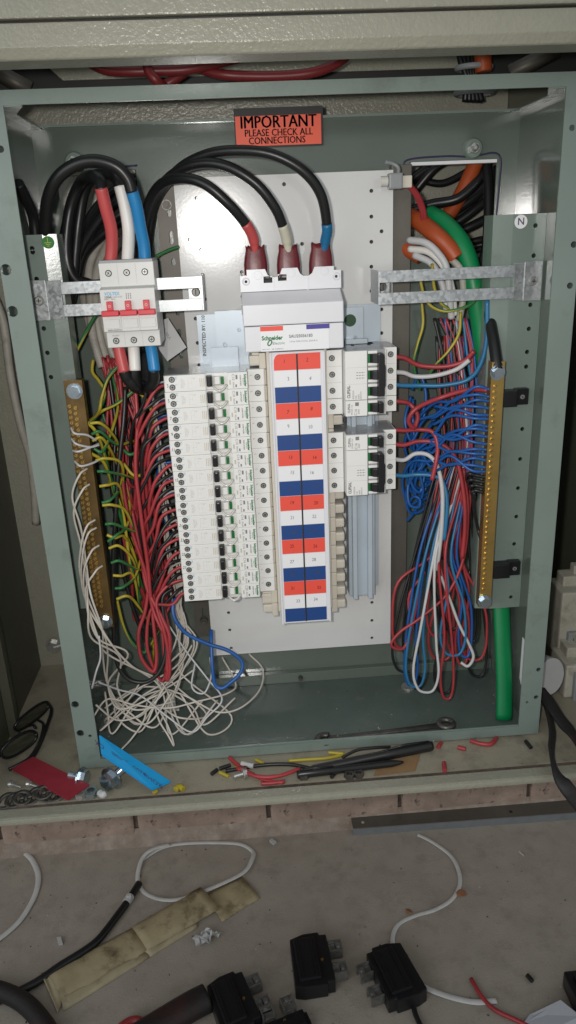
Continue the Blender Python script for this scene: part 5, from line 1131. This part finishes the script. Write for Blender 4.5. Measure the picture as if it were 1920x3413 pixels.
# grit
def grit(name, m, n, area, z, parent_struct=True, smin=.0006, smax=.002):
    mb = MB()
    for _ in range(n):
        px, py = area(); c = G(px, py, z); s = U(smin, smax)
        vs = [(c.x + U(-s, s), c.y + U(-s, s), c.z + 0.0001) for _ in range(3)] + [(c.x + U(-s, s) * .3, c.y + U(-s, s) * .3, c.z + s * .8)]
        mb.add(vs, [(0, 1, 3), (1, 2, 3), (2, 0, 3)])
    return tag(mb.build(name, m), kind='stuff')
def fb(): 
    y = U(2275, 2470); return U(330 + (y - 2260) * .1, 1690), y
tag(grit('grit', 'grit_light', 90, fb, FZ, smin=.0004, smax=.0014), 'pale grit scattered on the box floor', 'grit')
tag(grit('grit', 'grit_dark', 60, fb, FZ, smin=.0004, smax=.0014), 'dark grit scattered on the box floor', 'grit')
tag(grit('grit', 'grit_dark', 80, lambda: (U(20, 1880), U(2540, 2640)), TZ, smin=.0004, smax=.0012), 'dark grit scattered on the tray', 'grit')
# spanner lying along the rim inside the box
sp = thing('spanner', 'worn steel ring spanner lying inside the box behind the rim', 'spanner')
a = G(1100, 2462, FZ + .004); b = G(1487, 2415, FZ + .006)
mb = MB(); mb.tube([a, a.lerp(b, .1), a.lerp(b, .5), a.lerp(b, .93)], .0055, 8, flat=.4, up=Vector((0, 0, 1)), radii=[.006, .0045, .0042, .005]); mb.build('shaft', 'steel_dark', sp)
mb = MB(); mb.tube([(b.x + .0085 * math.cos(t * math.pi / 10), b.y + .0085 * math.sin(t * math.pi / 10), b.z + .001) for t in range(21)], .0038, 8); mb.build('ring_end', 'steel_dark', sp)
mb = MB(); mb.tube([(a.x - .006 + .0085 * math.cos(t * math.pi / 10), a.y + .0085 * math.sin(t * math.pi / 10), a.z) for t in range(3, 18)], .0042, 8, flat=.7, up=Vector((0, 0, 1))); mb.build('open_end', 'steel_dark', sp)
# stud and nut on the box floor under the loops
c = G(1375, 2290, FZ); st_ = thing('floor_stud', 'short black stud with steel washer on the box floor', 'stud'); mb = MB(); mb.cyl(c - Vector((.006, 0, -.0002)), c + Vector((-.006, 0, .0025)), .009, n=16, smooth=False); mb.build('washer', 'steel', st_)
mb = MB(); mb.cyl(c + Vector((.006, -.003, .0002)), c + Vector((.006, -.003, .016)), .0058, n=14); mb.build('stud', 'black_plastic', st_)
mb = MB(); q = G(1000, 2248, FZ + .008); mb.cyl((q.x, D - .0092, q.z), (q.x, D - .016, q.z), .0035, .0028, 6, smooth=False); tag(mb.build('screw', 'steel_dark'), 'small dark screw in the seam at the back of the box floor', 'screw')
# paper sticker on right inner wall
v = [Vector((BX - .0004, y, z)) for y, z in ((.030, .10), (.042, .10), (.042, .042), (.036, .036), (.030, .040))]
mb = MB(); mb.add(v + [p + Vector((-.0004, 0, 0)) for p in v], [(0, 1, 2, 3, 4), (9, 8, 7, 6, 5)]); tag(mb.build('wall_sticker', 'paper_white'), 'narrow white sticker on the right inner wall of the box', 'sticker')

# fuse holders and straps right of the box
def device(x0, x1, y0, y1, z0, z1, label, rot):
    t = thing('fuse_unit', label, 'fuse unit', 'cream fuse units right of the box')
    mb = MB(); mb.box(x0, x1, y0, y1, z0, z1, .003); mb.build('body', 'device_cream', t)
    w_ = x1 - x0
    mb = MB(); mb.box(x0 + w_ * .12, x1 - w_ * .2, y1 - .03, y1 - .006, z1 - .001, z1 + .014, .002); mb.box(x0 + w_ * .35, x0 + w_ * .65, y1 - .024, y1 - .01, z1 + .013, z1 + .026, .002); mb.build('top_lug', 'device_cream', t)
    mb = MB(); mb.box(x0 + .010, x0 + .034, y0 - .007, y0 + .0005, z0 - .004, z0 + .040, .002); pl_ = mb.build('terminal_tab', 'device_grey', t); 
    put(SCREW[1], 'tab_screw', (x0 + .020, y0 - .0072, z0 + .030), pl_)
    mb = MB()
    for k, (s_, sz) in enumerate([('GE 100A', .009), ('500V~', .008), ('NO 4', .009), ('80kA', .008), ('BS88', .008)]): addtext(mb, s_, sz, (x0 + w_ * .5, y0 - .0003, z1 - .014 - k * .0105), 8, bold=.02)
    mb.build('lettering', 'ink', t); return t
dv = W(1885, 2170, .10)
device(W(1850, 2200, .12).x, W(1850, 2200, .12).x + .07, .115, .165, G(1880, 2330, TZ).z + .035, .118, 'cream fuse unit with black print standing behind the straps', 0)
device(W(1878, 2330, .07).x, W(1878, 2330, .07).x + .07, .07, .12, TZ + .0005, .036, 'lower cream fuse unit at the foot of the printed one', 0)
c = W(1790, 2238, .07); mb = MB(); mb.cyl((c.x, c.y, c.z), (c.x + .010, c.y - .020, c.z + .004), .024, .024, 28); tag(mb.build('tape_roll', 'wire_white'), 'white round roll half hidden behind the right rim', 'tape roll')
for pts, l in (([(1770, 2270, .045), (1815, 2330, .035), (1840, 2430, -.015), (1838, 2500, -.05), (1850, 2560, -.083), (1885, 2620, -.108), (1940, 2690, -.12)], 'black and dark red strap hanging over the tray lip'), ([(1770, 2285, .05), (1820, 2330, .028), (1870, 2400, -.005), (1915, 2460, -.035), (1970, 2560, -.085)], 'black strap slanting away to the right wall')):
    mb = MB(); mb.tube(spline([W(*p) for p in pts], 8), .0085, 10, flat=.35, up=Vector((.2, -1, .2))); tag(mb.build('strap', 'strap_black'), l, 'strap', 'black straps right of the box')

# ================================================================ things on the ground
def GR(px, py, h=0.0): return G(px, py, GZ + h)
def ribbon(pts, w_, t, label, name='plastic_strip', m='strip_white', h=.0022, edge=False, cat='strip', grp='white plastic strips on the ground'):
    P = [GR(p[0], p[1], h + (p[2] if len(p) > 2 else 0)) for p in pts]; mb = MB()
    mb.tube(spline(P, 10), w_ / 2, 8, flat=t, up=Vector((0, 0, 1))); return tag(mb.build(name, m), label, cat, grp)
ribbon([(1392, 2782), (1440, 2806), (1500, 2850), (1528, 2900), (1532, 2950), (1505, 2998), (1450, 3032), (1390, 3050), (1335, 3075), (1312, 3110), (1308, 3160)], .0075, .45, 'white plastic strip curving from the metal angle to a fuse carrier')
ribbon([(1395, 3280), (1450, 3305), (1520, 3328), (1590, 3340), (1655, 3335)], .0095, .35, 'white plastic strip ending beside the red wire')
ribbon([(565, 2815, .004), (510, 2830, .008), (475, 2860, .004), (459, 2920, .001), (470, 2962), (510, 2990), (570, 3000, .004), (640, 2985, .004), (740, 2945, .004), (815, 2905, .004), (842, 2860, .004), (842, 2838), (805, 2815), (740, 2809), (620, 2811), (540, 2826), (472, 2866)], .008, .4, 'white plastic strip bent into a large loop')
ribbon([(80, 2838), (110, 2870), (128, 2920), (118, 2980), (80, 3050), (40, 3095), (-30, 3150)], .010, .4, 'white plastic strip bowed at the far left of the ground')
# black cable with tie
P = [GR(x, y, .0065) for x, y in [(464, 2944), (425, 3005), (385, 3060), (330, 3130), (280, 3170), (200, 3220), (120, 3275), (30, 3320), (-80, 3365)]]
bc = thing('black_cable', 'black cable with white tie running out beside the pouch', 'cable'); mb = MB(); mb.tube(spline(P, 8), .0062, 12); mb.build('sheath', 'cable_black', bc)
mb = MB(); c = GR(428, 2998, .007); d = (GR(440, 2980, .007) - GR(416, 3016, .007)).normalized(); mb.cyl(c - d * .007, c + d * .007, .0072, n=14); mb.box(c.x - .003, c.x + .006, c.y - .003, c.y + .003, c.z + .002, c.z + .010, .001); mb.build('tie', 'wire_white', bc)
P = [GR(x, y, .012) for x, y in [(-60, 3290), (20, 3310), (90, 3350), (150, 3420), (180, 3480)]]
mb = MB(); mb.tube(spline(P, 8), .0135, 14); tag(mb.build('rubber_hose', 'strap_black'), 'thick dark rubber hose at the left corner of the ground', 'hose')
# pouch: folded leather tool sleeve
po = thing('tool_pouch', 'long stained tan leather pouch lying on the concrete', 'pouch')
def slab(px, h, t, nm, m, seg=10, sag=0.0, parent=po):
    """quad corners a,b,c,d (a->b is one long edge, d->c the other), with a softly waved top"""
    a, b, c, d = [GR(x, y, 0) for x, y in px]; mb = MB(); vs = []; K = 6
    for i in range(seg + 1):
        for j in range(K + 1):
            u, v = i / seg, j / K; p = a.lerp(b, u).lerp(d.lerp(c, u), v)
            z = h + t * (math.sin(math.pi * v) ** .35) + .0016 * math.sin(u * 11 + v * 3) * math.sin(math.pi * v) + U(0, .0009); vs.append((p.x, p.y, p.z + z))
    n0 = len(vs)
    for i in range(seg + 1):
        for j in range(K + 1):
            u, v = i / seg, j / K; p = a.lerp(b, u).lerp(d.lerp(c, u), v); vs.append((p.x, p.y, p.z + max(h - .001, .0002)))
    ix = lambda i, j: i * (K + 1) + j; fs = []
    for i in range(seg):
        for j in range(K): fs += [(ix(i, j), ix(i + 1, j), ix(i + 1, j + 1), ix(i, j + 1)), (n0 + ix(i, j), n0 + ix(i, j + 1), n0 + ix(i + 1, j + 1), n0 + ix(i + 1, j))]
    for j in range(K): fs += [(ix(0, j), ix(0, j + 1), n0 + ix(0, j + 1), n0 + ix(0, j)), (ix(seg, j), n0 + ix(seg, j), n0 + ix(seg, j + 1), ix(seg, j + 1))]
    for i in range(seg): fs += [(ix(i, 0), n0 + ix(i, 0), n0 + ix(i + 1, 0), ix(i + 1, 0)), (ix(i, K), ix(i + 1, K), n0 + ix(i + 1, K), n0 + ix(i, K))]
    mb.add(vs, fs, 0, True); return mb.build(nm, m, parent)
slab([(680, 2985), (805, 2922), (866, 2995), (740, 3075)], .001, .003, 'under_flap', 'pouch')
slab([(160, 3248), (440, 3098), (500, 3172), (205, 3345)], .003, .006, 'body', 'pouch')
slab([(440, 3100), (668, 2966), (730, 3040), (492, 3178)], .006, .006, 'top_flap', 'pouch')
slab([(205, 3330), (480, 3175), (500, 3192), (212, 3372)], .001, .004, 'lower_fold', 'pouch_inside')
slab([(480, 3175), (650, 3075), (658, 3094), (500, 3192)], .001, .004, 'lower_fold', 'pouch_inside')
slab([(134, 3246), (172, 3252), (222, 3318), (192, 3380)], .002, .007, 'open_end', 'pouch_inside')
# crumpled paper
mb = MB(); vs = []; fs = []; c0 = [(640, 3132), (700, 3108), (740, 3118), (668, 3168)]
a, b, c, d = [GR(x, y, 0) for x, y in c0]
for i in range(9):
    for j in range(6): p = a.lerp(b, i / 8).lerp(d.lerp(c, i / 8), j / 5); vs.append((p.x + U(-.003, .003), p.y + U(-.003, .003), p.z + .001 + U(0, .014)))
fs = [(i * 6 + j, i * 6 + 6 + j, i * 6 + 7 + j, i * 6 + j + 1) for i in range(8) for j in range(5)]
mb.add(vs, fs); tag(mb.build('crumpled_wrapper', 'wire_white'), 'crumpled white wrapper beside the pouch', 'wrapper')
for q, l in (([(190, 3130), (196, 3152), (210, 3150), (204, 3128)], 'small white plastic chip left of the black cable'), ([(898, 2806), (912, 2818), (922, 2810), (906, 2800)], 'white chip at the brick base')):
    mb = MB(); v = [GR(x, y, .0005) for x, y in q]; mb.add(v + [p + Vector((0, 0, .004)) for p in v], [(0, 1, 2, 3), (7, 6, 5, 4)] + [(i, i + 4, (i + 1) % 4 + 4, (i + 1) % 4) for i in range(4)]); tag(mb.build('plastic_chip', 'wire_white'), l, 'chip')
mb = MB(); p = GR(1730, 2838, .001); mb.cyl(p, p + Vector((.004, -.010, .0005)), .0016, n=8); tag(mb.build('plastic_chip', 'wire_white'), 'tiny white chip alone on the concrete below the metal angle', 'chip')
# metal angle at the brick base
an = thing('metal_angle', 'grey metal angle lying along the base of the bricks', 'metal angle')
A0, A1 = GR(1178, 2785, 0), GR(1960, 2728, 0)
d = (A1 - A0).normalized(); s = Vector((-d.y, d.x, 0)); z = Vector((0, 0, 1)); 
def pris(mb, o_, w0, w1, z0, z1, ln): mb.add([o_ + s * a_ + z * b_ + d * l_ for l_ in (0, ln) for a_, b_ in ((w0, z0), (w1, z0), (w1, z1), (w0, z1))], [(0, 1, 2, 3), (7, 6, 5, 4), (0, 4, 5, 1), (1, 5, 6, 2), (2, 6, 7, 3), (3, 7, 4, 0)])
ln = (A1 - A0).length + .2
mb = MB(); pris(mb, A0, 0, .0025, .0005, .014, ln); mb.build('front_leg', 'aluminium', an)
mb = MB(); pris(mb, A0, .0026, .040, .0115, .014, ln); mb.build('top_leg', 'galv_dull', an)
for u in (.02, .30):
    mb = MB(); c = A0 + d * u + s * .016 + z * .0142; mb.cyl(c - z * .0001, c + z * .0004, .003, n=12, smooth=False); mb.build('hole', 'grit_light' if u < .1 else 'black_matt', an)
# fuse carriers
def carrier(cx, cy, ang, length, wid, hgt, flip, label, scale=1.0, print_=False):
    c = GR(cx, cy, 0); t = thing('fuse_carrier', label, 'fuse carrier', 'black fuse carriers on the ground', c)
    rz = R_(ang); t.rotation_euler = (0, 0, rz); s_ = -1 if flip else 1
    mb = MB(); h2 = length / 2; w2 = wid / 2
    mb.prism([(-w2, -h2 * .92), (-w2 * .55, -h2), (w2 * .6, -h2), (w2 * .62, -h2 * .9), (w2, -h2 * .9), (w2, h2 * .86), (w2 * .65, h2 * .88), (w2 * .6, h2), (-w2 * .2, h2), (-w2 * .9, h2 * .86)] if not flip else
             [(w2, -h2 * .92), (w2 * .55, -h2), (-w2 * .6, -h2), (-w2 * .62, -h2 * .9), (-w2, -h2 * .9), (-w2, h2 * .86), (-w2 * .65, h2 * .88), (-w2 * .6, h2), (w2 * .2, h2), (w2 * .9, h2 * .86)], .0005, hgt, 'z', c=.0018); mb.build('body', 'black_plastic', t)
    mb = MB(); mb.box(-w2 * .75, w2 * .35, -h2 * .8, h2 * .75, hgt, hgt + .006, .002); mb.build('grip', 'black_plastic', t)
    mb = MB(); mb.box(-w2 * .6, -w2 * .5, -h2 * .75, h2 * .7, hgt + .006, hgt + .0075); mb.box(w2 * .1, w2 * .2, -h2 * .75, h2 * .7, hgt + .006, hgt + .0075); mb.build('rib', 'black_plastic', t)
    for yy in (-h2 * .42, h2 * .42):
        mb = MB(); x0, x1 = (w2 + .0005, w2 + .021) if s_ > 0 else (-w2 - .0005, -w2 - .021)
        mb.box(x0, x1, yy - .0095, yy - .0072, .006, .024, .0006); mb.box(x0, x1, yy + .0072, yy + .0095, .006, .024, .0006); mb.box(x0, x0 + (x1 - x0) * .5, yy - .0072, yy + .0072, .016, .0185, .0006); mb.box(x0 + (x1 - x0) * .55, x1, yy - .0070, yy + .0070, .020, .0222, .0006); mb.build('contact_blade', 'blade', t)
        mb = MB(); mb.cyl((x0 + (x1 - x0) * .75, yy, .0223), (x0 + (x1 - x0) * .75, yy, .0245), .003, n=10, smooth=False); mb.build('contact_screw', 'blade', t)
    if print_:
        mb = MB()
        for k in range(4): addtext(mb, 'FUSE CARRIER 100A', .0048, (-w2 * .62 + k * .006, 0, hgt + .0078), 84, basis=(Vector((1, 0, 0)), Vector((0, 1, 0))))
        for i, v in enumerate(mb.v): pass
        mb.build('lettering', 'ink_faint', t)
    mb = MB(); mb.cyl((w2 * .55 * s_, -h2 * .1, hgt - .001), (w2 * .55 * s_, -h2 * .1, hgt + .0015), .0022, n=10); mb.build('rivet', 'brass', t)
    return t
carrier(1038, 3238, 4, .090, .060, .026, False, 'black fuse carrier with steel blades pointing right')
carrier(1318, 3275, 14, .092, .060, .026, True, 'black fuse carrier with white strips and blades pointing left')
carrier(778, 3378, 20, .088, .058, .026, False, 'black fuse carrier with printed side at the tool handle')
o = carrier(950, 3448, 108, .075, .032, .014, False, 'black fuse carrier lying at the ground edge beside the handle')
# tool handle
P = [GR(x, y, .022) for x, y in [(430, 3480), (560, 3400), (640, 3352), (690, 3326)]]
th = thing('hand_tool', 'dark grey rounded tool handle at the front of the ground', 'tool'); mb = MB(); mb.tube(spline(P, 6), .021, 12, flat=.8, up=Vector((0, 0, 1)), radii=None); mb.build('handle', 'strap_black', th)
mb = MB(); q = [GR(400, 3425, .004), GR(440, 3402, .004), GR(475, 3408, .004), GR(500, 3440, .004)]; mb.tube(spline(q, 6), .006, 10); tag(mb.build('red_cable', 'wire_red'), 'short red cable bend under the tool handle', 'cable')
# red and black wires, white sheet
def gw_(m, pts, r, label): P = [GR(x, y, r + .0005) for x, y in pts]; return wire('loose_wire', m, P, r, label, 'wire', None, world=True)
gw_('wire_red', [(1570, 3262), (1598, 3310), (1625, 3345), (1660, 3372), (1720, 3400), (1800, 3440)], .0032, 'red wire curving under the white strip to the paper')
gw_('wire_black', [(1378, 3330), (1382, 3370), (1398, 3410), (1420, 3450)], .0038, 'thin black lead below the fuse carrier with strips')
gw_('wire_black', [(1757, 3250), (1775, 3270)], .0034, 'short black offcut on the concrete above the paper') if False else None
P = [GR(1757, 3250, .004), GR(1766, 3260, .004), GR(1775, 3270, .004)]; wire('loose_wire', 'wire_black', P, .0034, 'short black offcut on the concrete above the paper', 'offcut', None, world=True)
ppx = [(1745, 3413), (1765, 3385), (1868, 3336), (1935, 3390), (1900, 3480), (1760, 3470)]
mb = MB(); v = [GR(x, y, .004 + .014 * (k in (2, 3))) for k, (x, y) in enumerate(ppx)]; mb.add(v + [p + Vector((0, 0, .002)) for p in v], [(5, 4, 3, 2, 1, 0), (6, 7, 8, 9, 10, 11)] + [(i, (i + 1) % 6, (i + 1) % 6 + 6, i + 6) for i in range(6)]); tag(mb.build('paper_sheet', 'paper_grey'), 'folded pale paper at the right corner of the ground', 'paper')
mb = MB(); c = GR(1945, 3345, 0); mb.box(c.x - .02, c.x + .05, c.y - .03, c.y + .03, .0005 + GZ, GZ + .03, .004); mb.box(c.x - .01, c.x + .03, c.y - .02, c.y + .02, GZ + .03, GZ + .04, .003); tag(mb.build('black_block', 'black_plastic'), 'black block cut off beside the pale paper', 'block')
c = GR(1543, 2982, 0); mb = MB(); vs = [(c.x + U(-.012, .012), c.y + U(-.008, .008), GZ + U(.001, .006)) for _ in range(14)]
bm = bmesh.new(); [bm.verts.new(v) for v in vs]; bmesh.ops.convex_hull(bm, input=bm.verts[:]); mb.bm(bm); tag(mb.build('brick_chip', 'grit_rust'), 'rusty brick chip beside the curved white strip', 'chip')
c = GR(1365, 3040, 0); mb = MB(); vs = [(c.x + U(-.006, .006), c.y + U(-.006, .006), GZ + U(.001, .005)) for _ in range(12)]
bm = bmesh.new(); [bm.verts.new(v) for v in vs]; bmesh.ops.convex_hull(bm, input=bm.verts[:]); mb.bm(bm); tag(mb.build('brick_chip', 'grit_rust'), 'small brown chip above the white strip bend', 'chip')
ga = lambda: (U(-50, 1960), U(2830, 3420))
tag(grit('grit', 'grit_light', 110, ga, GZ, smin=.0006, smax=.0022), 'pale grit scattered on the concrete', 'grit')
tag(grit('grit', 'grit_dark', 130, ga, GZ, smin=.0006, smax=.0028), 'dark grit scattered on the concrete', 'grit')
tag(grit('grit', 'grit_rust', 40, ga, GZ, smin=.0006, smax=.0026), 'rusty grit scattered on the concrete', 'grit')

# ================================================================ origins to the base of each thing
bpy.context.view_layer.update()
kids = {}
for o in col.objects:
    if o.parent: kids.setdefault(o.parent.name, []).append(o)
def pts_of(o):
    out = []
    if o.type == 'MESH': out += [o.matrix_world @ Vector(c) for c in o.bound_box]
    for k in kids.get(o.name, []): out += pts_of(k)
    return out
for o in list(col.objects):
    if o.parent or o.type not in {'EMPTY', 'MESH'}: continue
    if o.get('_fixed'): del o['_fixed']; continue
    if o.get('kind') == 'structure': continue
    P = pts_of(o)
    if not P: continue
    base = Vector(((min(p.x for p in P) + max(p.x for p in P)) / 2, (min(p.y for p in P) + max(p.y for p in P)) / 2, min(p.z for p in P)))
    if o.type == 'EMPTY':
        o.location = base
        for k in kids.get(o.name, []): k.location = k.location - base
    else:
        o.data.transform(Matrix.Translation(-base)); o.location = o.location + base
        for k in kids.get(o.name, []): k.location = k.location - base
